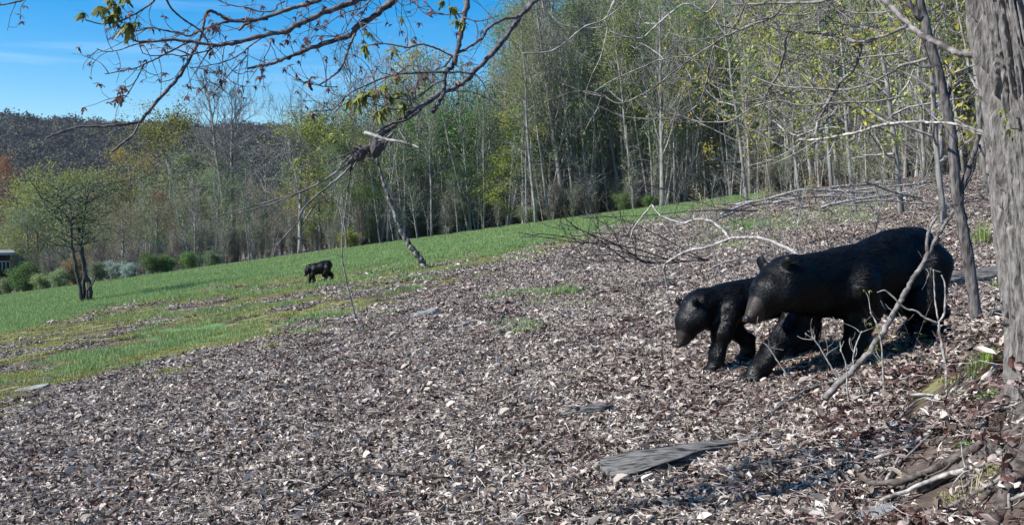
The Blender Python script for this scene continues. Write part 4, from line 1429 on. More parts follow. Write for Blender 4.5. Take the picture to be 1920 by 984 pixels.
# ------------------------------------------------------------------ the big trunk and the slim tree at the right
def big_trunk():
    d0 = 3.6
    cl = [(2120, 900), (2062, 720), (2030, 600), (2000, 480), (1972, 330), (1947, 180), (1910, 0), (1888, -160), (1860, -380)]
    rpx = np.array([205, 150, 127, 113, 105, 99, 95, 94, 92])
    base = P(2030, 640, d0)
    t = thing('big_tree_trunk', 'thick furrowed grey trunk filling the right edge of the picture', 'tree', tuple(base))
    p3 = np.array([P(a, b, d0) for a, b in cl]) - base
    c = catmull(p3, 75)
    rad = np.interp(np.linspace(0, 1, len(c)), np.linspace(0, 1, len(rpx)), rpx) / F * d0
    S = 500
    a = np.linspace(0, 2 * math.pi, S, endpoint=False)
    tt = np.gradient(c, axis=0)
    tt /= np.linalg.norm(tt, axis=1, keepdims=True)
    u = np.cross(tt, [0, 1.0, 0])
    u /= np.linalg.norm(u, axis=1, keepdims=True)
    v = np.cross(tt, u)
    A, Hh = np.meshgrid(a, np.concatenate([[0], np.cumsum(np.linalg.norm(np.diff(c, axis=0), axis=1))]))
    ca, sa = np.cos(A), np.sin(A)
    warp = (vnoise(ca * 3 + 9, sa * 3, Hh * 2.2) - 0.5) * 0.35
    A2 = A + warp
    k1 = 12.5
    n1 = vnoise(np.cos(A2) * k1 + 40, np.sin(A2) * k1, Hh * 2.4)
    fur = 1 - sstep(0.05, 0.13, np.abs(n1 - 0.5))
    n2 = vnoise(np.cos(A2) * k1 * 1.9 + 11, np.sin(A2) * k1 * 1.9, Hh * 6.5)
    fur2 = 1 - sstep(0.0, 0.12, np.abs(n2 - 0.5))
    n3 = fbm(ca * 14, sa * 14, Hh * 26, 3)
    flare = 0.10 * np.exp(-Hh / 0.35) * (0.5 + np.cos(A * 4 + 1) * 0.5)
    disp = -0.045 * fur - 0.014 * fur2 * (1 - fur) + 0.012 * (n3 - 0.5) + 0.03 * (vnoise(ca * 1.5, sa * 1.5, Hh * 1.1) - 0.5) + flare
    Rr = rad[:, None] + disp
    V = c[:, None] + Rr[..., None] * (ca[..., None] * u[:, None] + sa[..., None] * v[:, None])
    n = len(c)
    i = np.arange(n - 1)[:, None] * S
    j = np.arange(S)[None]
    jn = (j + 1) % S
    mb = MB()
    mb.add(V.reshape(-1, 3), np.stack([i + j, i + jn, i + S + jn, i + S + j], -1).reshape(-1, 4))
    mb.build('trunk', M['bark_big'], t)
    rng = np.random.default_rng(21)
    # roots running out over the bank
    for q, w in (([(1990, 650), (1930, 690), (1890, 740), (1840, 790)], 0.05), ([(2000, 680), (1950, 760), (1910, 850), (1880, 930)], 0.06), ([(1960, 620), (1900, 625), (1860, 650), (1830, 690)], 0.04), ([(1990, 700), (1920, 800), (1850, 860), (1780, 900), (1720, 930)], 0.04), ([(1990, 720), (1930, 860), (1890, 940), (1860, 1000)], 0.05)):
        pts = [G(*p) + (0, 0, 0.015) for p in q]
        pts[0] = P(*q[0], d0)
        m2, _ = limb_mesh(np.array(pts) - base, w, w * 0.35, 9, 0.12, 6, rng)
        m2.build('root', M['root'], t)
    for q, w0, w1 in (([(1850, 250), (1815, 238), (1790, 225)], 7, 5), ([(1835, 102), (1801, 101), (1775, 90), (1745, 74), (1719, 60), (1700, 41), (1662, 4), (1630, -40)], 13, 9), ([(1846, 180), (1822, 150), (1812, 100), (1798, 30), (1790, -20)], 5, 3)):
        m2, cc = limb_mesh(path3(q, 3.75, 4.2) - base, w0 / 2 / F * 3.8, w1 / 2 / F * 4, 7, 0.1, 6, rng)
        m2.build('branch', M['dead_grey'], t)
    for (px, py, s) in ((1880, 205, 1.3), (1884, 222, 1.1), (1893, 243, 1.3), (1899, 258, 1.1)):
        put_cluster(t, P(px, py, 3.30) - base, 'small', s)
    return t


big_trunk()
ground_stem('slim_tree', 'slim grey tree leaning left in front of the big trunk', [(1832, 606), (1826, 560), (1815, 480), (1802, 410), (1794, 360), (1789, 301), (1783, 244), (1771, 188), (1759, 132), (1742, 75), (1732, 30), (1718, -20), (1700, -90)], 22, 15, 'bark_slim', 'tree', 5, 0.35, 0.004, sides=14,
            extra=[([(1800, 372), (1812, 331), (1828, 280), (1839, 226), (1845, 180), (1842, 120)], 12, 6), ([(1776, 185), (1786, 165), (1800, 150)], 7, 3), ([(1732, 40), (1700, 0), (1670, -40)], 14, 10), ([(1836, 271), (1860, 330), (1880, 380)], 5, 3)], d=5.0, kind='small', knots=0.03)
ground_stem('leaning_stick', 'crooked bare stick leaning across the rump of the adult bear', [(1585, 707), (1612, 680), (1645, 640), (1668, 600), (1690, 560), (1712, 522), (1735, 487), (1755, 448), (1775, 415), (1793, 388)], 13, 6, 'dead_grey', 'stick', 2, 0.2, 0.003,
            extra=[([(1741, 480), (1738, 450), (1745, 425), (1757, 405)], 7, 4), ([(1748, 460), (1775, 440), (1800, 428)], 7, 4), ([(1722, 500), (1745, 505), (1765, 510)], 3.5, 2)], d=5.1)
ground_stem('twiggy_sapling', 'pale forked leafless sapling in front of the hind leg of the adult bear', [(1775, 745), (1773, 690), (1765, 640), (1759, 604)], 6, 5, 'dead_pale', 'sapling', 0,
            extra=[([(1759, 604), (1770, 590), (1772, 560), (1772, 535), (1765, 515)], 4.5, 2.4), ([(1759, 606), (1735, 596), (1718, 583), (1698, 578), (1680, 562), (1660, 545), (1645, 548)], 4.5, 2.4), ([(1759, 600), (1754, 570), (1752, 540), (1750, 505)], 3, 2)], d=4.55)
ground_stem('twiggy_sapling', 'thin budding sapling showing white twigs before the belly of the adult bear', [(1655, 690), (1652, 640), (1640, 600), (1632, 585)], 3.5, 2, 'dead_pale', 'sapling', 5, 0.13, 0.002, d=5.0, kind='small')
ground_stem('twiggy_sapling', 'small pale twigs standing in front of the adult bear forepaws', [(1560, 690), (1545, 665), (1530, 640), (1510, 625)], 4, 2, 'dead_pale', 'sapling', 7, 0.13, 0.002, d=5.3)
ground_stem('twiggy_sapling', 'short forked pale twig beside the near forepaw of the adult bear', [(1612, 715), (1600, 680), (1604, 650), (1616, 620)], 4, 2, 'dead_pale', 'sapling', 7, 0.12, 0.002, d=5.1)
ground_stem('twiggy_sapling', 'fine grey twigs just left of the near forepaw', [(1588, 710), (1586, 680), (1575, 655)], 3.5, 2, 'dead_pale', 'sapling', 5, 0.1, 0.002, d=5.0)
ground_stem('twiggy_sapling', 'tiny pale twig between the forepaws of the young bear', [(1455, 672), (1440, 650), (1412, 625)], 3, 1.8, 'dead_pale', 'sapling', 4, 0.1, 0.002, d=5.6)

# crossing boughs in the right half
TR = dict(L=0.38, r=0.0030, kind='small', p_leaf=0.45, up=0.1, cs=0.9, flat=0.8)
limb_thing('maple_bough', 'pale level bough crossing low between the wood and the slim tree', [
    ([(1868, 262), (1826, 246), (1790, 232), (1740, 229), (1700, 229), (1650, 236), (1600, 250), (1530, 262), (1500, 262)], 4.4, 5.8, 6, 5, 8),
    ([(1527, 258), (1535, 226), (1550, 196), (1563, 170)], 5.8, 5.8, 6, 6, 6), ([(1510, 256), (1478, 250), (1460, 235), (1445, 222)], 5.8, 5.9, 6, 3, 6),
    ([(1495, 256), (1535, 240), (1560, 215), (1575, 192)], 5.8, 5.8, 4, 3, 6)], TR, 'dead_pale')
limb_thing('maple_bough', 'zigzag dark and pale bough hanging in the upper right', [
    ([(1700, 50), (1650, 70), (1610, 79), (1568, 68), (1527, 62), (1478, 62), (1471, 98), (1459, 139), (1441, 169), (1426, 196)], 5.2, 6.2, 9, 4, 18),
    ([(1610, 79), (1614, 94), (1599, 132), (1576, 154), (1550, 196), (1535, 226)], 5.6, 5.8, 8, 7, 10),
    ([(1738, 110), (1689, 124), (1678, 132), (1644, 150), (1614, 162), (1576, 169), (1520, 165), (1463, 162), (1411, 143)], 5.1, 6.2, 7, 2.6, 16),
    ([(1550, 168), (1490, 172), (1440, 182), (1400, 190)], 5.9, 6.3, 4, 2, 10)], TR, 'dead_grey')
limb_thing('maple_bough', 'long whippy bough sweeping down left from the top of the right half', [
    ([(1640, -80), (1580, -15), (1538, 3), (1474, 6), (1413, 8), (1371, 9)], 4.8, 5.4, 7, 4, 14),
    ([(1465, 9), (1453, 30), (1413, 46), (1383, 58), (1352, 73), (1331, 88), (1301, 107), (1261, 137), (1230, 162), (1200, 180), (1160, 194), (1130, 178)], 5.2, 5.6, 6, 2, 12),
    ([(1370, 60), (1340, 85), (1331, 122), (1322, 165), (1307, 198), (1276, 216), (1240, 223), (1215, 214)], 5.4, 5.5, 3.6, 2.4, 3),
    ([(1420, -40), (1401, 0), (1383, 40), (1368, 58)], 5.2, 5.4, 5, 3, 6)], TR, 'dead_grey')
limb_thing('maple_bough', 'thin pale arching bough left of the whippy bough', [
    ([(1380, -50), (1346, 0), (1325, 24), (1304, 12), (1282, 9), (1255, 27), (1227, 52), (1200, 72), (1150, 62), (1133, 37)], 5.0, 5.0, 4.5, 3, 9),
    ([(1170, -40), (1150, 5), (1133, 37), (1097, 50), (1063, 77), (1030, 97), (976, 101)], 5.0, 4.8, 3.5, 2.6, 3),
    ([(1320, 130), (1290, 108), (1240, 112), (1200, 128), (1150, 150), (1115, 172)], 5.2, 5.2, 3, 2, 4)], TR, 'dead_pale')
limb_thing('maple_bough', 'low curving bough with upswept twigs above the brush pile', [
    ([(1700, 180), (1640, 190), (1575, 192), (1505, 198), (1462, 189), (1413, 201), (1371, 226), (1322, 229), (1282, 222)], 5.4, 6.2, 4.5, 2.4, 16),
    ([(1560, 190), (1530, 215), (1500, 225), (1470, 215), (1455, 195)], 5.8, 6, 3, 2, 6)], TR, 'dead_grey')
limb_thing('maple_bough', 'leafy bough at the top between the slim tree and the whippy bough', [
    ([(1690, 20), (1620, 25), (1560, 18), (1500, 28), (1440, 22)], 5.0, 5.8, 5, 2.5, 22),
    ([(1660, 60), (1600, 48), (1540, 40), (1480, 50), (1400, 40)], 5.2, 6.0, 4, 2, 20),
    ([(1700, 100), (1640, 105), (1590, 110), (1530, 100), (1490, 112)], 5.2, 5.9, 4, 2, 16),
    ([(1790, 150), (1760, 100), (1750, 60), (1770, 10)], 5.6, 5.6, 4, 2, 14)], dict(TR, p_leaf=0.8, cs=1.2), 'dead_grey')

# ------------------------------------------------------------------ fallen wood
limb_thing('fallen_branch', 'white barked fallen branch arching up behind the adult bear', [
    ([(1545, 512), (1503, 482), (1470, 462), (1430, 448), (1400, 445), (1368, 448), (1330, 462), (1290, 470), (1262, 485), (1245, 498), (1248, 520), (1252, 545)], 8.0, 9.0, 10, 3.4, 7),
    ([(1368, 448), (1352, 428), (1330, 413), (1302, 412), (1280, 418), (1258, 412), (1237, 403), (1222, 384)], 8.6, 9.2, 6.5, 3.4, 5),
    ([(1222, 384), (1205, 405), (1188, 428), (1182, 448)], 9.2, 9.3, 4, 3), ([(1300, 413), (1301, 408), (1300, 402)], 9, 9, 3, 2)], dict(L=0.22, r=0.003, kind=None, up=0.1), 'dead_pale')
limb_thing('fallen_branch', 'small pale fallen branch lying just above the head of the adult bear', [
    ([(1330, 505), (1360, 492), (1395, 485), (1440, 487), (1470, 482), (1500, 490)], 8.6, 8.4, 4.5, 5, 5), ([(1410, 486), (1430, 478), (1455, 462)], 8.5, 8.5, 3, 2)], dict(L=0.25, r=0.003, kind=None, up=0.1), 'dead_grey')


def brush(name, label, rootpx, spreadpx, n, d, mat, seed, w=5):
    rng = np.random.default_rng(seed)
    base = P(*rootpx, d)
    t = thing(name, label, 'brush', tuple(base))
    far_ = spreadpx[0]
    for k in range(n):
        tx, ty = spreadpx[k % len(spreadpx)]
        tx, ty = tx + rng.normal(0, 14), ty + rng.normal(0, 7)
        u = 0.0 if k == 0 else rng.uniform(0.0, 0.75)
        root = (rootpx[0] + (far_[0] - rootpx[0]) * u, rootpx[1] + (far_[1] - rootpx[1]) * u + 6 * math.sin(u * 5))
        m1 = (root[0] * .65 + tx * .35 + rng.normal(0, 9), root[1] * .65 + ty * .35 + rng.normal(0, 7) - 4)
        m2 = (root[0] * .3 + tx * .7 + rng.normal(0, 9), root[1] * .3 + ty * .7 + rng.normal(0, 7) - 4)
        dd = d + rng.uniform(-0.1, 0.1) * d
        p3 = path3([root, m1, m2, (tx, ty)], d, dd) - base
        mb, c = limb_mesh(p3, w / 2 / F * d * (rng.uniform(0.4, 0.7) if k else 1), 0.7 / F * d, 5, 0.06, 4, rng)
        mb.build('branch', M[mat], t)
        side_twigs(t, c, rng, 4, 0.05 * d, 0.75 / F * d, None, 0, 0.15, 0.2, 2, M[mat])
    return t


brush('fallen_branch', 'black fine twigged fallen branch reaching over the grass edge', (1330, 486), [(1062, 494), (985, 438), (1030, 418), (1090, 398), (1140, 410), (1010, 470), (1110, 432), (1180, 440)], 12, 13, 'bark_dark', 51)
brush('fallen_branch', 'second dark twiggy branch lying above the white arching branch', (1420, 395), [(1130, 405), (1200, 355), (1260, 365), (1300, 400), (1180, 440), (1330, 360), (1250, 440), (1150, 470)], 7, 15, 'bark_slim', 52, 3)
brush('fallen_branch', 'dark twigs sticking up at the left end of the brush pile', (1560, 398), [(1400, 352), (1330, 372), (1380, 400), (1470, 345), (1500, 372), (1420, 420), (1600, 350), (1350, 420)], 8, 16, 'bark_slim', 53, 3)


def pile():
    rng = np.random.default_rng(61)
    k = 0
    specs = []
    for (q, w) in (([(1350, 402), (1400, 382), (1445, 372), (1500, 357), (1560, 358), (1640, 362)], 8), ([(1380, 384), (1440, 374), (1510, 372), (1590, 358), (1650, 352), (1720, 345)], 6),
                   ([(1330, 418), (1370, 400), (1420, 384), (1480, 378)], 5), ([(1450, 380), (1530, 368), (1620, 372), (1700, 366)], 5), ([(1540, 388), (1620, 372), (1690, 362), (1740, 346)], 6),
                   ([(1560, 352), (1640, 345), (1700, 348), (1760, 338)], 5), ([(1600, 380), (1660, 376), (1720, 382), (1780, 372)], 5), ([(1480, 392), (1560, 384), (1640, 388)], 4), ([(1620, 340), (1680, 362), (1730, 372)], 5)):
        specs.append((q, w))
    sides_ = ['lowest left', 'longest pale', 'short left', 'middle', 'upper right', 'topmost', 'far right', 'front', 'crossing']
    for (q, w), nm in zip(specs, sides_):
        d = 15 + rng.uniform(-1, 1.5)
        limb_thing('brush_pole', 'bleached pole in the brush pile behind the bears, %s one' % nm, [(q, d, d + 0.8, w, w * 0.5, 5)], dict(L=0.55, r=0.006, kind=None, up=0.15, sub=2), 'dead_pale' if k % 3 != 2 else 'dead_grey', 'pole')
        k += 1


pile()


def lying(name, label, q, r0, r1, mat, cat='stick', twigs=0, lift=0.035, sides=7, flat=None):
    pts = np.array([G(*p) for p in q])
    base = pts[0].copy()
    t = thing(name, label, cat, tuple(base))
    pts[:, 2] += lift + r0 * 0.5
    rng = np.random.default_rng(int(q[0][0] + q[0][1]))
    mb, c = limb_mesh(pts - base, r0, r1, sides, 0.08, 5, rng)
    mb.build('stem', M[mat], t)
    if twigs:
        side_twigs(t, c, rng, twigs, 0.15, r1 * 0.6, None, 0, 0.15, 0.2, 1, M[mat])
    return t


sticks = [
    ('long pale stick lying down the bank below the roots', [(1890, 690), (1835, 740), (1780, 790), (1735, 835), (1690, 862), (1640, 880)], 0.013, 0.006, 'dead_pale', 3),
    ('thinner grey stick beside the long pale stick on the bank', [(1868, 700), (1840, 745), (1800, 780), (1740, 835), (1695, 880)], 0.008, 0.004, 'dead_grey', 2),
    ('stick lying up the bank from the foot of the slim tree', [(1888, 590), (1840, 612), (1800, 640), (1775, 690), (1760, 715)], 0.013, 0.007, 'dead_grey', 2),
    ('upper stick on the bank above the grass tuft', [(1885, 560), (1850, 590), (1815, 622), (1770, 640)], 0.012, 0.008, 'dead_grey', 2),
    ('thick bark covered branch at the lower right corner', [(1905, 840), (1850, 855), (1800, 880), (1740, 905), (1690, 925), (1630, 930)], 0.020, 0.011, 'root', 3),
    ('bent branch below the thick bark covered branch', [(1880, 870), (1830, 900), (1770, 915), (1700, 940), (1650, 960)], 0.012, 0.007, 'dead_pale', 3),
    ('grey stick lying left of the bank above the log', [(1570, 728), (1520, 742), (1470, 770), (1430, 800), (1410, 815)], 0.010, 0.004, 'dead_grey', 2),
    ('dark curved stick on the leaves at the bottom middle', [(760, 905), (700, 898), (640, 905), (600, 935), (575, 950), (545, 968)], 0.008, 0.005, 'bark_dark', 2),
    ('pale thin stick at the bottom left of the middle', [(510, 912), (560, 915), (600, 925)], 0.005, 0.003, 'dead_pale', 0),
    ('black bent stick lying in the left foreground leaves', [(270, 848), (320, 845), (355, 855), (385, 882)], 0.006, 0.004, 'bark_dark', 0),
    ('forked pale stick in the left foreground', [(420, 815), (480, 812), (545, 790), (575, 800), (600, 808)], 0.005, 0.003, 'dead_pale', 1),
    ('white short sticks lying in the middle of the leaves', [(842, 620), (870, 616), (888, 607), (912, 613)], 0.016, 0.010, 'dead_pale', 0),
    ('dark short stick upright in the middle leaves', [(935, 612), (943, 598), (950, 588)], 0.014, 0.008, 'bark_dark', 0),
    ('low grey stick lying before the log end', [(1590, 880), (1520, 882), (1450, 880), (1380, 892)], 0.006, 0.004, 'dead_grey', 2),
    ('brown curved stick on the bare soil near the corner', [(1900, 905), (1850, 935), (1810, 958), (1780, 972)], 0.009, 0.006, 'dead_grey', 1),
    ('thin twig crossing the sunlit leaves right of the middle', [(1160, 660), (1200, 665), (1250, 655), (1290, 640)], 0.005, 0.003, 'dead_grey', 1),
    ('slanting stick on the far side of the bank by the trunk', [(1760, 700), (1790, 672), (1850, 610), (1885, 580)], 0.009, 0.005, 'dead_pale', 2),
]
for lab, q, r0, r1, mt, tw in sticks:
    lying('fallen_stick', lab, q, r0, r1, mt, 'stick', tw)


for k in range(46):                                        # small bare sticks tangled over the bank
    px, py = random.uniform(1640, 1900), random.uniform(640, 970)
    a, L = random.gauss(-0.75, 0.35), random.uniform(50, 130)
    q = [(px + L * t * math.cos(a), py + L * t * math.sin(a) + random.gauss(0, 4)) for t in (0, 0.35, 0.7, 1)]
    o_ = lying('fallen_stick', 'small bare stick tangled over the bank at the lower right', q, random.uniform(0.004, 0.009), 0.003, random.choice(['dead_grey', 'dead_pale', 'root', 'bark_dark']), 'stick', 1, 0.02)
    o_['group'] = 'small sticks tangled over the bank'
for k in range(30):                                        # leafless little plants standing in the leaves behind the bears
    px, Yd = random.uniform(1230, 1790), random.uniform(11, 26)
    x_ = (px - 960) / F * Yd
    plant('sapling', x_, Yd, random.uniform(0.6, 1.5), COLS[random.choice(['olive', 'greygreen', 'gold'])], 'small twiggy seedling standing in the leaves behind the two near bears', 'twiggy seedlings behind the bears', lean=random.uniform(-0.3, 0.5), widen=0.75)


def slab_log(name, label, a, b, w0, w1, h, mat, cat='log', nz=0.35, seed=1):
    """flattened, split and weathered log lying on the ground, from pixel a to pixel b"""
    A, B = G(*a), G(*b)
    t = thing(name, label, cat, tuple(A))
    L = np.linalg.norm(B - A)
    n, s = 60, 44
    u = np.linspace(0, 1, n)
    ax = unit(B - A)
    sd = unit(np.cross(ax, [0, 0, 1.0]))
    up_ = np.cross(sd, ax)
    th = np.linspace(0, 2 * math.pi, s, endpoint=False)
    U, T = np.meshgrid(u, th, indexing='ij')
    ww = (w0 + (w1 - w0) * U) * np.clip(np.minimum(U * 9, (1 - U) * 5) + 0.25, 0, 1) ** 0.5
    ww = ww * (0.85 + 0.3 * vnoise(U * 6 + seed, T * 0))
    g = fbm(np.cos(T) * 5 + seed, np.sin(T) * 5, U * 3.0, 4)
    rr_ = 1 + nz * (g - 0.5) * 1.4
    cx = np.sign(np.cos(T)) * np.abs(np.cos(T)) ** 0.8
    sx = np.sign(np.sin(T)) * np.abs(np.sin(T)) ** 0.8
    groove = -0.18 * (1 - sstep(0, 0.1, np.abs(vnoise(np.cos(T) * 7 + seed, np.sin(T) * 7, U * 1.5) - 0.5)))
    V = ax * (U * L + (vnoise(T * 2, U * 0 + seed) - 0.5) * 0.09 * (U > 0.9) + (vnoise(T * 2, U * 0 + seed + 5) - 0.5) * -0.12 * (U < 0.05))[..., None] \
        + sd * (cx * ww * rr_)[..., None] + up_ * (sx * h * (rr_ + groove) * (0.7 + 0.5 * (1 - U)))[..., None]
    V[..., 2] += h * 0.45 + 0.012 + 0.03 * (vnoise(U * 4 + seed, U * 0) - 0.5)
    i = np.arange(n - 1)[:, None] * s
    j = np.arange(s)[None]
    jn = (j + 1) % s
    mb = MB()
    T_ = [[0, k + 1, k] for k in range(1, s - 1)] + [[(n - 1) * s, (n - 1) * s + k, (n - 1) * s + k + 1] for k in range(1, s - 1)]
    mb.add(V.reshape(-1, 3), np.stack([i + j, i + jn, i + s + jn, i + s + j], -1).reshape(-1, 4), T_)
    mb.build('wood', M[mat], t)
    return t


slab_log('weathered_log', 'flat grey weathered log lying in the leaves at the lower right', (1135, 900), (1440, 822), 0.15, 0.055, 0.03, 'log', nz=0.9, seed=3)
slab_log('fallen_log', 'grey cracked log lying behind the adult bear and the slim tree', (1745, 552), (1895, 522), 0.10, 0.09, 0.10, 'log', seed=8)
slab_log('weathered_log', 'dark short rotten log piece left of the adult bear log, half buried', (1070, 784), (1145, 772), 0.05, 0.04, 0.03, 'log', seed=9)


def rock(label, px, py, w, hgt, seed, mat='stone', dep=0.7):
    import bmesh
    g = G(px, py)
    d = (g - CAM) @ FWD
    s = w / F * d / 2
    bm = bmesh.new()
    bmesh.ops.create_icosphere(bm, subdivisions=4, radius=1)
    for v in bm.verts:
        q = v.co.copy()
        n = float(fbm(q.x * 1.4 + seed, q.y * 1.4, q.z * 1.4, 3))
        n = 0.72 + 0.6 * n
        zq = max(-0.6, min(0.55, q.z * 1.2))
        v.co = Vector((q.x * s * n, q.y * s * dep * n, zq * hgt * n * (1 + 0.15 * q.x)))
    me = bpy.data.meshes.new('rock')
    bm.to_mesh(me)
    bm.free()
    me.materials.append(M[mat])
    for p in me.polygons:
        p.use_smooth = False
    o = link('rock', me, None, tuple(g - (0, 0, hgt * 0.1)))
    o.rotation_euler = (0.06, -0.14, random.uniform(-0.3, 0.3))
    return tag(o, label, 'rock')


rock('pale grey rounded rock alone in the leaves above the middle', 797, 594, 52, 0.16, 3)
rock('flat greenish stone between the paws of the two near bears', 1397, 712, 70, 0.03, 4)
rock('flat stone half buried left of the paws', 1240, 737, 60, 0.03, 5)
rock('flat dark stone at the far left in the mossy leaves', 62, 728, 60, 0.04, 6)
rock('small dark stone at the left edge of the leaves', 45, 878, 34, 0.035, 7)
rock('broad pale stone at the bottom right of the leaves', 1555, 962, 110, 0.05, 8)
rock('angular stone beside the broad pale stone at the bottom right', 1650, 965, 70, 0.05, 9)
rock('small flat stone in the left middle leaves', 510, 872, 30, 0.02, 10)
rock('half hidden stone under the big trunk roots', 1868, 600, 60, 0.07, 11)


# ------------------------------------------------------------------ plants on the bank
def tuft(label, px, py, n, h, spread, mat, cat, name, wid=0.003, lean=0.8):
    rng = np.random.default_rng(int(px * 3 + py))
    g = G(px, py)
    mb = MB()
    for _ in range(n):
        r_, a = spread * abs(rng.normal(0, 0.5)), rng.uniform(0, 6.283)
        x, y = r_ * math.cos(a), r_ * math.sin(a)
        hh = h * rng.uniform(0.5, 1.2)
        b = a + rng.normal(0, 0.6)
        le = hh * rng.uniform(0.1, lean)
        dx, dy = math.cos(b), math.sin(b)
        sx_, sy_ = -dy * wid, dx * wid
        z0 = float(height(g[0] + x, g[1] + y)) - g[2] - 0.01
        mb.add([(x - sx_, y - sy_, z0), (x + sx_, y + sy_, z0), (x + sx_ * .8 + dx * le * .4, y + sy_ * .8 + dy * le * .4, z0 + hh * .65),
                (x - sx_ * .8 + dx * le * .4, y - sy_ * .8 + dy * le * .4, z0 + hh * .65), (x + dx * le, y + dy * le, z0 + hh)], [[0, 1, 2, 3]], [[3, 2, 4]], rng.uniform(0.2, 1))
    o = mb.build(name, M[mat], None, False, loc=tuple(g))
    return tag(o, label, cat, None)


M['grass_tuft'] = tone_mat('grass_tuft', [(0, (0.07, 0.14, 0.03)), (0.6, (0.16, 0.26, 0.05)), (1, (0.36, 0.40, 0.12))], 0.6, 0.3)
tuft('grass tuft on the bank above the roots', 1845, 695, 130, 0.11, 0.13, 'grass_tuft', 'grass', 'grass_tuft')
tuft('grass tuft beside the far log by the big trunk', 1880, 545, 110, 0.12, 0.10, 'grass_tuft', 'grass', 'grass_tuft')
tuft('yellow green grass blades right of the slim tree', 1845, 460, 70, 0.35, 0.25, 'grass_tuft', 'grass', 'grass_tuft', 0.004, 0.3)
tuft('dry straw coloured grass stalks at the lower right corner', 1830, 935, 26, 0.17, 0.10, 'straw', 'grass', 'dry_grass', 0.0015, 0.5)
tuft('moss cushion on the bank at the lower right corner', 1870, 880, 900, 0.018, 0.16, 'moss', 'moss', 'moss_cushion', 0.003, 1.2)
tuft('moss patch against the foot of the big trunk', 1905, 690, 500, 0.018, 0.12, 'moss', 'moss', 'moss_cushion', 0.003, 1.2)
tuft('moss strip at the right edge below the trunk', 1912, 820, 500, 0.018, 0.12, 'moss', 'moss', 'moss_cushion', 0.003, 1.2)


def leafy_plant(label, px, py, n, h, s, seed, mat='grass_tuft', stems=3):
    rng = np.random.default_rng(seed)
    g = G(px, py)
    t = thing('leafy_plant', label, 'plant', tuple(g))
    for k in range(stems):
        d = unit(np.array([rng.normal(0, 0.35), rng.normal(0, 0.35), 1.0]))
        c = catmull([np.zeros(3), d * h * .5, d * h + rng.normal(0, 0.02, 3)], 3)
        mb = MB()
        tube(mb, c, np.linspace(0.002, 0.001, len(c)), 4)
        mb.build('stem', M['twig_near'], t)
        for q in range(n):
            u = rng.uniform(0.3, 1.0)
            p = c[int(u * (len(c) - 1))]
            a = rng.uniform(0, 6.283)
            dd = unit(np.array([math.cos(a), math.sin(a), rng.uniform(-0.1, 0.5)]))
            sd_ = unit(np.cross(dd, [0, 0, 1.0]))
            l_ = s * rng.uniform(0.7, 1.3)
            w_ = l_ * 0.36
            m2 = MB()
            m2.add([p, p + dd * l_ * .35 + sd_ * w_, p + dd * l_ * .75 + sd_ * w_ * .7, p + dd * l_ - (0, 0, l_ * .2), p + dd * l_ * .75 - sd_ * w_ * .7, p + dd * l_ * .35 - sd_ * w_, p + dd * l_ * .5 - (0, 0, l_ * .05)],
                   None, [[6, 0, 1], [6, 1, 2], [6, 2, 3], [6, 3, 4], [6, 4, 5], [6, 5, 0]], rng.uniform(0, 0.8))
            m2.build('leaf', M[mat], t, False)
    return t


leafy_plant('low bright green leafy plant on the bank below the big trunk', 1800, 765, 9, 0.06, 0.035, 1, 'grass', 5)
leafy_plant('dark green leaves spreading over the bank at the right', 1855, 765, 9, 0.07, 0.04, 2, 'grass', 5)
leafy_plant('small green leaves above the thick bark covered branch', 1812, 850, 8, 0.05, 0.03, 3, 'grass', 3)
leafy_plant('upright leafy seedling behind the foot of the slim tree', 1800, 622, 12, 0.24, 0.032, 4, 'grass_tuft', 4)
leafy_plant('green seedling under the belly of the adult bear', 1738, 662, 8, 0.13, 0.035, 5, 'grass_tuft', 3)
leafy_plant('small yellowish seedling below the leaning stick', 1690, 668, 7, 0.12, 0.03, 6, 'grass_tuft', 3)
leafy_plant('leafy seedling left of the small yellowish seedling', 1640, 690, 6, 0.1, 0.028, 7, 'grass_tuft', 2)
leafy_plant('budding twig with yellow leaves before the flank of the adult bear', 1700, 700, 6, 0.55, 0.03, 8, 'leaf_maple', 2)


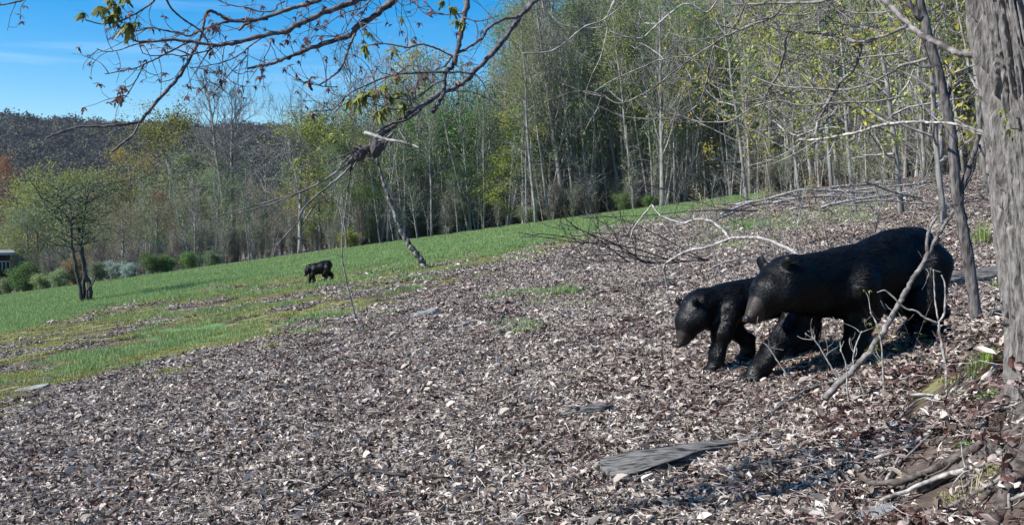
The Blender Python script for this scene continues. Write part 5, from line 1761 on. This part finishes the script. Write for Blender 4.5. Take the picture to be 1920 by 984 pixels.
# ------------------------------------------------------------------ house and red heap beyond the field
def house():
    d = edge_y(0) + 1.0
    o = P(-60, 520, d)
    t = thing('house', 'dark house with pale roof edge and white railing at the left edge', 'house', tuple(o))
    k = d / F
    t.rotation_euler = (0, 0, math.atan2(1020, F))
    def box(nm, x0, x1, y0, y1, z0, z1, mat, lab=None):
        mb = MB()
        v = [(x, y, z) for z in (z0, z1) for y in (y0, y1) for x in (x0, x1)]
        mb.add(v, [[0, 2, 3, 1], [4, 5, 7, 6], [0, 1, 5, 4], [2, 6, 7, 3], [0, 4, 6, 2], [1, 3, 7, 5]])
        return mb.build(nm, M[mat], t, False)
    M['house_wall'] = simple('house_wall', (0.03, 0.022, 0.02), (0.06, 0.045, 0.04), (2, 2, 9), 1, 0.9, 0.2)
    M['house_white'] = simple('house_white', (0.22, 0.22, 0.215), (0.32, 0.32, 0.31), (2, 2, 2), 1, 0.7, 0.0)
    M['house_glass'] = simple('house_glass', (0.02, 0.03, 0.035), (0.04, 0.05, 0.06), (2, 2, 2), 1, 0.1, 0.0, spec=0.8)
    X1 = (11 + 60) * k
    box('wall', -4, X1, 0.4, 5, -2.0, 45 * k - 0.16, 'house_wall')
    box('roof', -4.4, X1 + 9 * k, -0.6, 5.4, 45 * k - 0.15, 45 * k + 0.04, 'house_white')
    box('deck', -4, X1, -0.4, 0.39, 12 * k - 0.1, 12 * k, 'house_wall')
    box('railing', -4, X1, -0.40, -0.36, 28 * k, 28 * k + 0.09, 'house_white')
    for q in range(8):
        x = X1 - 0.03 - q * 0.26
        box('baluster', x - 0.05, x + 0.03, -0.38, -0.35, 12 * k, 28 * k - 0.003, 'house_white')
    box('post', X1 - 0.1, X1 - 0.003, -0.36, -0.26, -1.5, 45 * k - 0.16, 'house_wall')
    box('window', X1 - 1.7, X1 - 0.8, 0.37, 0.39, 18 * k, 38 * k, 'house_glass')


house()


def red_heap():
    g = G(697, 456)
    g[1] += 1.0
    g[2] = float(height(g[0], g[1]))
    n, s = 16, 26
    mb = MB()
    u = np.linspace(0, 1, n)
    th = np.linspace(0, 2 * math.pi, s, endpoint=False)
    U, T = np.meshgrid(u, th, indexing='ij')
    r_ = np.cos(U * math.pi / 2) * (0.8 + 0.4 * fbm(np.cos(T) * 2, np.sin(T) * 2, U * 2, 3))
    z = np.sin(U * math.pi / 2) ** 0.8 * 0.42 * (0.75 + 0.5 * fbm(np.cos(T) * 3 + 5, np.sin(T) * 3, U * 2, 3))
    V = np.stack([np.cos(T) * r_ * 0.55, np.sin(T) * r_ * 0.35, z - 0.05], -1)
    i = np.arange(n - 1)[:, None] * s
    j = np.arange(s)[None]
    jn = (j + 1) % s
    mb.add(V.reshape(-1, 3), np.stack([i + j, i + jn, i + s + jn, i + s + j], -1).reshape(-1, 4))
    M['red_cloth'] = simple('red_cloth', (0.25, 0.03, 0.03), (0.5, 0.09, 0.08), (9, 9, 9), 1, 0.6, 0.6, 0.03)
    tag(mb.build('red_tarp_heap', M['red_cloth'], None, loc=tuple(g)), 'low red heap lying at the foot of the wood left of the birch snag', 'tarp')


red_heap()


# ------------------------------------------------------------------ bears
def fur_material(name, c0, c1):
    m, n, b = newmat(name)
    mp_ = coords(n, (9, 9, 9))
    t = N(n, 'ShaderNodeTexNoise', Scale=1.0, Detail=5)
    n.links.new(mp_.outputs[0], t.inputs['Vector'])
    r = ramp(n, [(0.3, c0), (0.7, c1)])
    n.links.new(t.outputs['Fac'], r.inputs['Fac'])
    a = N(n, 'ShaderNodeAttribute')
    a.attribute_name = 'tone'
    mxn = N(n, 'ShaderNodeMixRGB')
    mxn.inputs['Color2'].default_value = (0.045, 0.032, 0.026, 1)
    n.links.new(a.outputs['Fac'], mxn.inputs['Fac'])
    n.links.new(r.outputs[0], mxn.inputs['Color1'])
    n.links.new(mxn.outputs[0], b.inputs['Base Color'])
    b.inputs['Roughness'].default_value = 0.45
    b.inputs['Specular IOR Level'].default_value = 0.26
    bp = N(n, 'ShaderNodeBump', Strength=0.12, Distance=0.004)
    t2 = N(n, 'ShaderNodeTexNoise', Scale=9.0, Detail=4)
    n.links.new(mp_.outputs[0], t2.inputs['Vector'])
    n.links.new(t2.outputs['Fac'], bp.inputs['Height'])
    n.links.new(bp.outputs[0], b.inputs['Normal'])
    return m


FUR = fur_material('black_fur', (0.0012, 0.0012, 0.0014), (0.0035, 0.0035, 0.004))
M['claw'] = simple('claw', (0.05, 0.045, 0.04), (0.10, 0.09, 0.08), (60, 60, 60), 1, 0.4, 0)
M['nose'] = simple('nose_skin', (0.012, 0.010, 0.010), (0.035, 0.03, 0.03), (120, 120, 120), 1, 0.35, 0.3, 0.002)
M['eye'] = simple('eye_dark', (0.02, 0.012, 0.007), (0.05, 0.03, 0.016), (60, 60, 60), 1, 0.2, 0, spec=0.5)


def cone_sdf(Pn, a, b, ra, rb, sc=(1, 1, 1)):
    a, b = np.asarray(a, float), np.asarray(b, float)
    s = np.asarray(sc, float)
    q = (Pn - a) / s
    d = (b - a) / s
    t = np.clip((q @ d) / max(1e-9, d @ d), 0, 1)
    return (np.linalg.norm(q - t[:, None] * d, axis=1) - (ra + (rb - ra) * t)) * s.min()


def surface_nets(f, lo, h, shape):
    nx_, ny_, nz_ = shape
    ins = f < 0
    c = np.zeros((nx_ - 1, ny_ - 1, nz_ - 1), int)
    for a in (0, 1):
        for b in (0, 1):
            for d in (0, 1):
                c += ins[a:nx_ - 1 + a, b:ny_ - 1 + b, d:nz_ - 1 + d]
    act = (c > 0) & (c < 8)
    ids = -np.ones(act.shape, int)
    I = np.argwhere(act)
    ids[act] = np.arange(len(I))
    acc, cnt = np.zeros((len(I), 3)), np.zeros(len(I))
    corners = [(a, b, d) for a in (0, 1) for b in (0, 1) for d in (0, 1)]
    for p in corners:
        for ax in range(3):
            if p[ax] == 0:
                q = list(p)
                q[ax] = 1
                f0 = f[I[:, 0] + p[0], I[:, 1] + p[1], I[:, 2] + p[2]]
                f1 = f[I[:, 0] + q[0], I[:, 1] + q[1], I[:, 2] + q[2]]
                cr = (f0 < 0) != (f1 < 0)
                t = np.where(cr, f0 / np.where(cr, f0 - f1, 1), 0)
                pos = np.tile(np.array(p, float), (len(I), 1))
                pos[:, ax] += t
                acc[cr] += pos[cr]
                cnt[cr] += 1
    V = lo + (I + acc / cnt[:, None]) * h
    Q = []
    for ax in range(3):
        o1, o2 = (ax + 1) % 3, (ax + 2) % 3
        sl0 = [slice(None)] * 3
        sl1 = [slice(None)] * 3
        sl0[ax], sl1[ax] = slice(0, -1), slice(1, None)
        ch = ins[tuple(sl0)] != ins[tuple(sl1)]
        E = np.argwhere(ch)
        E = E[(E[:, o1] > 0) & (E[:, o2] > 0) & (E[:, o1] < shape[o1] - 1) & (E[:, o2] < shape[o2] - 1)]
        s = ins[tuple(E.T)]
        def g(da, db):
            e = E.copy()
            e[:, o1] -= da
            e[:, o2] -= db
            return ids[tuple(e.T)]
        q = np.stack([g(1, 1), g(0, 1), g(0, 0), g(1, 0)], -1)
        q = np.where(s[:, None], q, q[:, ::-1])
        Q.append(q)
    Q = np.concatenate(Q)
    return V, Q[(Q >= 0).all(1)]


def bear(name, label, origin, yaw, S, legs, anchor=(0.03, 0.14), head_yaw=0.0, head_pitch=0.0, head_off=(0, 0, 0), fat=1.0, hump=0.0, xs=1.0, fur_n=60000, fur_len=0.034, voxel=0.013, muzzle=1.0, hsz=1.0, group=None):
    """origin: ground point under the near forepaw; local x forward, y left, z up; sheared onto the slope"""
    f_ = fat
    co, si = math.cos(yaw), math.sin(yaw)
    origin = (origin[0] - S * (anchor[0] * xs * co - anchor[1] * si), origin[1] - S * (anchor[0] * xs * si + anchor[1] * co))
    prims = []
    A = prims.append
    # torso
    A(((-0.76, 0, 0.565), (-0.42, 0, 0.55), 0.215 * f_, 0.222 * f_, (1, 1, 1.04)))
    A(((-0.42, 0, 0.55), (-0.05, 0, 0.535), 0.222 * f_, 0.212 * f_, (1, 1, 1.06)))
    A(((-0.80, 0, 0.585 + hump), (-0.55, 0, 0.60 + hump), 0.19 * f_, 0.18 * f_, (1, 1, 1)))
    A(((-0.10, 0, 0.56), (0.06, 0, 0.57), 0.185 * f_, 0.165 * f_, (1, 1, 1)))
    A(((-0.93, 0, 0.60), (-1.0, 0, 0.57), 0.06, 0.03, (1, 1, 1)))
    hd = np.array([0.30, 0, 0.58]) + head_off
    A(((0.02, 0, 0.555), tuple(hd), 0.20 * f_, 0.145, (1, 0.95, 1)))
    A(((-0.02, 0, 0.46), tuple(hd - (0.06, 0, 0.10)), 0.17 * f_, 0.10, (1, 0.9, 1)))
    # head, built in its own frame and turned
    Rh = np.array(Matrix.Rotation(head_yaw, 3, 'Z') @ Matrix.Rotation(head_pitch, 3, 'Y'))
    def H(*p):
        return tuple(hd + Rh @ (np.array(p) * hsz))
    q_ = hsz
    A((H(-0.02, 0, 0.0), H(0.12, 0, 0.02), 0.135 * q_, 0.112 * q_, (1, 1, 1)))
    A((H(0.09, 0.062, -0.035), H(0.09, -0.062, -0.035), 0.092 * q_, 0.092 * q_, (1, 1, 1)))
    A((H(0.15, 0, 0.015), H(0.235, 0, -0.012), 0.088 * q_, 0.060 * q_, (1, 0.9, 1)))
    A((H(0.21, 0, -0.018), H(0.318, 0, -0.042), 0.056 * q_ * muzzle, 0.042 * q_ * muzzle, (1, 0.92, 1)))
    A((H(0.14, 0, -0.085), H(0.285, 0, -0.090), 0.055 * q_ * muzzle, 0.024 * q_ * muzzle, (1, 1, 1)))
    ears = []
    for s_ in (1, -1):
        ears.append((H(0.030, 0.082 * s_, 0.095), H(0.018, 0.112 * s_, 0.162), 0.036 * q_, 0.030 * q_, (0.5, 1, 1)))
    for lg in legs:
        side = lg['y']
        pts, rad = lg['p'], lg['r']
        for q in range(len(pts) - 1):
            A(((pts[q][0], side + pts[q][2] if len(pts[q]) > 2 else side, pts[q][1]), (pts[q + 1][0], side + (pts[q + 1][2] if len(pts[q + 1]) > 2 else 0), pts[q + 1][1]), rad[q], rad[q + 1], (1, 1, 1)))
        toe = pts[-1]
        yy = side + (toe[2] if len(toe) > 2 else 0)
        for q in range(5):
            o_ = (q - 2) * 0.026
            ears.append(((toe[0] + 0.012, yy + o_, 0.030), (toe[0] + 0.055 - abs(o_) * 0.35, yy + o_ * 1.15, 0.022), 0.021, 0.017, (1, 1, 1)))
    lo, hi = np.array([-1.25, -0.42, -0.03]), np.array([0.95, 0.42, 1.0])
    shape = tuple(((hi - lo) / voxel).astype(int))
    gx = [lo[q] + np.arange(shape[q]) * voxel for q in range(3)]
    GX = np.stack(np.meshgrid(*gx, indexing='ij'), -1).reshape(-1, 3)
    k = 0.055
    acc = np.full(len(GX), 1e9)
    for a, b, ra, rb, sc in prims:
        bb0 = np.minimum(a, b) - max(ra, rb) * max(sc) - 0.16
        bb1 = np.maximum(a, b) + max(ra, rb) * max(sc) + 0.16
        msk = np.where(((GX > bb0) & (GX < bb1)).all(1))[0]
        d = cone_sdf(GX[msk], a, b, ra, rb, sc)
        cur = acc[msk]
        hh = np.clip(0.5 + 0.5 * (cur - d) / k, 0, 1)
        sm = np.where(cur > 1e8, d, cur + (d - cur) * hh - k * hh * (1 - hh))
        acc[msk] = np.minimum(sm, np.minimum(cur, d))
    k = 0.010
    for a, b, ra, rb, sc in ears:
        msk = np.where(((GX > np.minimum(a, b) - 0.1) & (GX < np.maximum(a, b) + 0.1)).all(1))[0]
        d = cone_sdf(GX[msk], a, b, ra, rb, sc)
        cur = acc[msk]
        hh = np.clip(0.5 + 0.5 * (cur - d) / k, 0, 1)
        acc[msk] = cur + (d - cur) * hh - k * hh * (1 - hh)
    acc = np.minimum(acc, 1.0)
    # shaggy body: shallow lumps of coat
    near = np.abs(acc) < 0.05
    g = GX[near]
    bodyw = sstep(0.45, 0.1, g[:, 0]) * sstep(0.12, 0.3, g[:, 2])
    acc[near] += (fbm(g[:, 0] * 5, g[:, 1] * 6 + 4, g[:, 2] * 8, 3) - 0.5) * (0.006 + 0.022 * bodyw)
    V, Q = surface_nets(acc.reshape(shape), lo, voxel, shape)
    V = V * 1.0
    hl = (V - hd) @ Rh / hsz                       # head frame
    muz = sstep(0.225, 0.30, hl[:, 0]) * (np.abs(hl[:, 1]) < 0.12) * (V[:, 0] > 0.2) * (hl[:, 2] < 0.09) * (hl[:, 2] > -0.16)
    gz0 = float(height(origin[0], origin[1])) + 0.02
    def world(p):
        p = np.atleast_2d(p) * S * np.array([[xs, 1, 1]])
        x = origin[0] + p[:, 0] * co - p[:, 1] * si
        y = origin[1] + p[:, 0] * si + p[:, 1] * co
        return np.stack([x, y, p[:, 2] + gz0 + (plane(x, y) - plane(origin[0], origin[1]))], -1)
    W = world(V)
    base = np.array([origin[0], origin[1], gz0])
    t = thing(name, label, 'bear', tuple(base), group)
    mb = MB()
    mb.add(W - base, Q, None, muz)
    body = mb.build('body', FUR, t)
    # fur blades
    rng = np.random.default_rng(int(S * 1000))
    tri = np.concatenate([Q[:, [0, 1, 2]], Q[:, [0, 2, 3]]])
    a, b, c = V[tri[:, 0]], V[tri[:, 1]], V[tri[:, 2]]
    nr = np.cross(b - a, c - a)
    ar = np.linalg.norm(nr, axis=1)
    pick = rng.choice(len(tri), fur_n, p=ar / ar.sum())
    u, v_ = rng.random(fur_n), rng.random(fur_n)
    fl = u + v_ > 1
    u[fl], v_[fl] = 1 - u[fl], 1 - v_[fl]
    p = a[pick] + (b[pick] - a[pick]) * u[:, None] + (c[pick] - a[pick]) * v_[:, None]
    nn = nr[pick] / (ar[pick][:, None] + 1e-12)
    hl = (p - hd) @ Rh / hsz
    on_head = sstep(-0.02, 0.12, hl[:, 0]) * (p[:, 0] > 0.15) * (np.abs(hl[:, 2]) < 0.25)
    is_muz = (hl[:, 0] > 0.25) & (p[:, 0] > 0.2) & (hl[:, 2] > -0.2) & (np.abs(hl[:, 2]) < 0.2) & (p[:, 2] > 0.12)
    length = fur_len * (1 - 0.62 * on_head) * (0.45 + 0.55 * sstep(0.08, 0.32, p[:, 2])) * rng.uniform(0.6, 1.3, fur_n)
    length = np.where(is_muz, 0.006, length)
    length = np.where((p[:, 0] > 0.15) & (hl[:, 2] > 0.115) & (np.abs(hl[:, 0]) < 0.12), 0.010, length)
    flow = np.array([-0.9, 0, -0.55]) + 0 * p
    flow = flow + (fbm(p[:, 0] * 4, p[:, 1] * 4, p[:, 2] * 4)[:, None] - 0.5) * np.array([[0.6, 1.1, 1.1]]) + (vnoise(p[:, 0] * 22, p[:, 1] * 22, p[:, 2] * 22)[:, None] - 0.5) * np.array([[0.0, 0.9, 0.7]])
    flow = flow - nn * (flow * nn).sum(1, keepdims=True)
    dr = flow / (np.linalg.norm(flow, axis=1, keepdims=True) + 1e-9) + nn * (0.22 + 0.5 * (fbm(p[:, 0] * 16, p[:, 1] * 16, p[:, 2] * 16) - 0.42)[:, None]) + rng.normal(0, 0.06, (fur_n, 3))
    dr /= np.linalg.norm(dr, axis=1, keepdims=True)
    sdv = np.cross(dr, nn)
    sdv /= np.linalg.norm(sdv, axis=1, keepdims=True) + 1e-9
    wd = 0.0015 / S ** 0.3
    tip = p + dr * length[:, None] - nn * length[:, None] * 0.22
    midp = p + dr * length[:, None] * 0.55
    FV = np.stack([p - sdv * wd, p + sdv * wd, midp + sdv * wd * 0.9, midp - sdv * wd * 0.9, tip], 1).reshape(-1, 3)
    i0 = np.arange(fur_n)[:, None] * 5
    fb = MB()
    fb.add(world(FV) - base, i0 + np.array([[0, 1, 2, 3]]), i0 + np.array([[3, 2, 4]]), np.repeat(np.where(is_muz, 1.0, 0), 5) * 0.9)
    fo = fb.build('fur', FUR, t, False)
    fo['kind'] = 'stuff'
    # eyes, nose pad, claws
    def ball(nm, c_, r_, sc_, mat):
        th = np.linspace(0, math.pi, 7)
        ph = np.linspace(0, 2 * math.pi, 10, endpoint=False)
        T, Ph = np.meshgrid(th, ph, indexing='ij')
        v = np.stack([np.sin(T) * np.cos(Ph) * sc_[0], np.sin(T) * np.sin(Ph) * sc_[1], np.cos(T) * sc_[2]], -1).reshape(-1, 3) * r_
        v = v @ Rh.T + c_
        i = np.arange(6)[:, None] * 10
        j = np.arange(10)[None]
        m_ = MB()
        m_.add(world(v) - base, np.stack([i + j, i + 10 + j, i + 10 + (j + 1) % 10, i + (j + 1) % 10], -1).reshape(-1, 4))
        return m_.build(nm, mat, t)
    for s_ in (1, -1):
        ball('eye', H(0.212, 0.058 * s_, 0.034), 0.017, (1, 1, 1), M['eye'])
        ball('nostril', H(0.366, 0.013 * s_, -0.040), 0.008, (1, 1, 1), M['eye'])
    ball('nose', H(0.352, 0, -0.036), 0.030, (0.7, 1, 0.8), M['nose'])
    for lg in legs:
        toe = lg['p'][-1]
        yy = lg['y'] + (toe[2] if len(toe) > 2 else 0)
        for q in range(5):
            o_ = (q - 2) * 0.026
            m_ = MB()
            x0 = toe[0] + 0.066 - abs(o_) * 0.35
            tube(m_, world(np.array([[x0, yy + o_ * 1.15, 0.028], [x0 + 0.016, yy + o_ * 1.2, 0.022], [x0 + 0.028, yy + o_ * 1.2, 0.006]])) - base, np.array([0.006, 0.005, 0.0015]) * S, 5)
            m_.build('claw', M['claw'], t)
    return t


RF, RH = (0.138, 0.098, 0.066, 0.053, 0.048), (0.18, 0.125, 0.066, 0.052, 0.048)
adult_legs = [
    dict(y=0.135, p=[(-0.03, 0.50), (-0.10, 0.335, 0.02), (-0.02, 0.13, 0.01), (0.01, 0.055, 0.01), (0.06, 0.042, 0.01)], r=RF),
    dict(y=-0.12, p=[(0.06, 0.48), (0.22, 0.32), (0.50, 0.145), (0.60, 0.06), (0.66, 0.045)], r=RF),
    dict(y=0.13, p=[(-0.78, 0.50), (-0.70, 0.31, 0.04), (-0.92, 0.17, 0.02), (-0.88, 0.065, 0.01), (-0.77, 0.042, 0.01)], r=RH),
    dict(y=-0.13, p=[(-0.80, 0.48), (-0.86, 0.30), (-1.10, 0.18), (-1.10, 0.07), (-0.99, 0.042)], r=RH)]
ob = G(1592, 690)
bear('adult_bear', 'large adult black bear walking left in front of the younger bear', (ob[0], ob[1]), R(212), 0.97, adult_legs, head_yaw=R(-4), head_pitch=R(25), head_off=(0.225, 0, 0.035), hsz=1.04, fat=0.90, xs=0.95, fur_n=200000, fur_len=0.055, voxel=0.012, hump=0.03, muzzle=0.88)
young_legs = [
    dict(y=0.115, p=[(0.05, 0.50), (0.12, 0.33), (0.17, 0.14), (0.17, 0.055), (0.22, 0.042)], r=(0.115, 0.08, 0.058, 0.048, 0.043)),
    dict(y=-0.11, p=[(0.0, 0.50), (-0.08, 0.34), (-0.28, 0.17), (-0.30, 0.065), (-0.25, 0.042)], r=(0.115, 0.08, 0.056, 0.048, 0.043)),
    dict(y=0.11, p=[(-0.72, 0.50), (-0.60, 0.31), (-0.76, 0.17), (-0.72, 0.065), (-0.62, 0.042)], r=(0.15, 0.105, 0.058, 0.048, 0.043)),
    dict(y=-0.11, p=[(-0.76, 0.48), (-0.78, 0.30), (-1.00, 0.18), (-1.0, 0.07), (-0.90, 0.042)], r=(0.15, 0.105, 0.058, 0.048, 0.043))]
oy = G(1338, 703)
bear('young_bear', 'smaller young black bear walking left half hidden behind the adult bear', (oy[0], oy[1]), R(200), 0.76, young_legs, anchor=(0.20, 0.115), head_yaw=R(12), head_pitch=R(48), head_off=(0.0, 0, -0.02), fat=0.84, fur_n=100000, fur_len=0.05, muzzle=0.92)
cub_legs = [
    dict(y=0.11, p=[(0.0, 0.50), (0.06, 0.33), (-0.02, 0.15), (-0.05, 0.06), (0.0, 0.042)], r=(0.13, 0.10, 0.075, 0.062, 0.055)),
    dict(y=-0.11, p=[(0.02, 0.50), (0.10, 0.34), (0.16, 0.17), (0.20, 0.065), (0.26, 0.042)], r=(0.13, 0.10, 0.075, 0.062, 0.055)),
    dict(y=0.11, p=[(-0.70, 0.50), (-0.58, 0.31), (-0.68, 0.17), (-0.64, 0.065), (-0.54, 0.042)], r=(0.18, 0.13, 0.08, 0.062, 0.055)),
    dict(y=-0.11, p=[(-0.74, 0.48), (-0.80, 0.32), (-1.00, 0.20), (-1.02, 0.09), (-0.93, 0.045)], r=(0.18, 0.13, 0.08, 0.062, 0.055))]
oc = G(584, 533)
bear('young_bear', 'small distant black bear walking left across the grass, head lowered', (oc[0], oc[1]), R(196), 0.69, cub_legs, anchor=(0.1, 0.0), head_yaw=R(-6), head_pitch=R(46), head_off=(-0.06, 0, 0.02), fat=1.0, xs=0.72, hump=0.02, fur_n=14000, fur_len=0.04, voxel=0.018, muzzle=0.95)


# ------------------------------------------------------------------ the air
def haze():
    m = bpy.data.materials.new('haze')
    m.use_nodes = True
    n = m.node_tree
    n.nodes.clear()
    o_ = n.nodes.new('ShaderNodeOutputMaterial')
    v = n.nodes.new('ShaderNodeVolumePrincipled')
    v.inputs['Color'].default_value = (0.72, 0.84, 1.0, 1)
    v.inputs['Density'].default_value = 0.00010
    n.links.new(v.outputs[0], o_.inputs['Volume'])
    x0, x1, y0, y1, z0, z1 = -1000, 1000, -60, 1700, -130, 140
    mb = MB()
    mb.add([(x, y, z) for z in (z0, z1) for y in (y0, y1) for x in (x0, x1)], [[0, 2, 3, 1], [4, 5, 7, 6], [0, 1, 5, 4], [2, 6, 7, 3], [0, 4, 6, 2], [1, 3, 7, 5]])
    tag(mb.build('haze', m, None, False), 'thin blue air between the camera and the far ridge', 'haze', None, 'stuff')


haze()
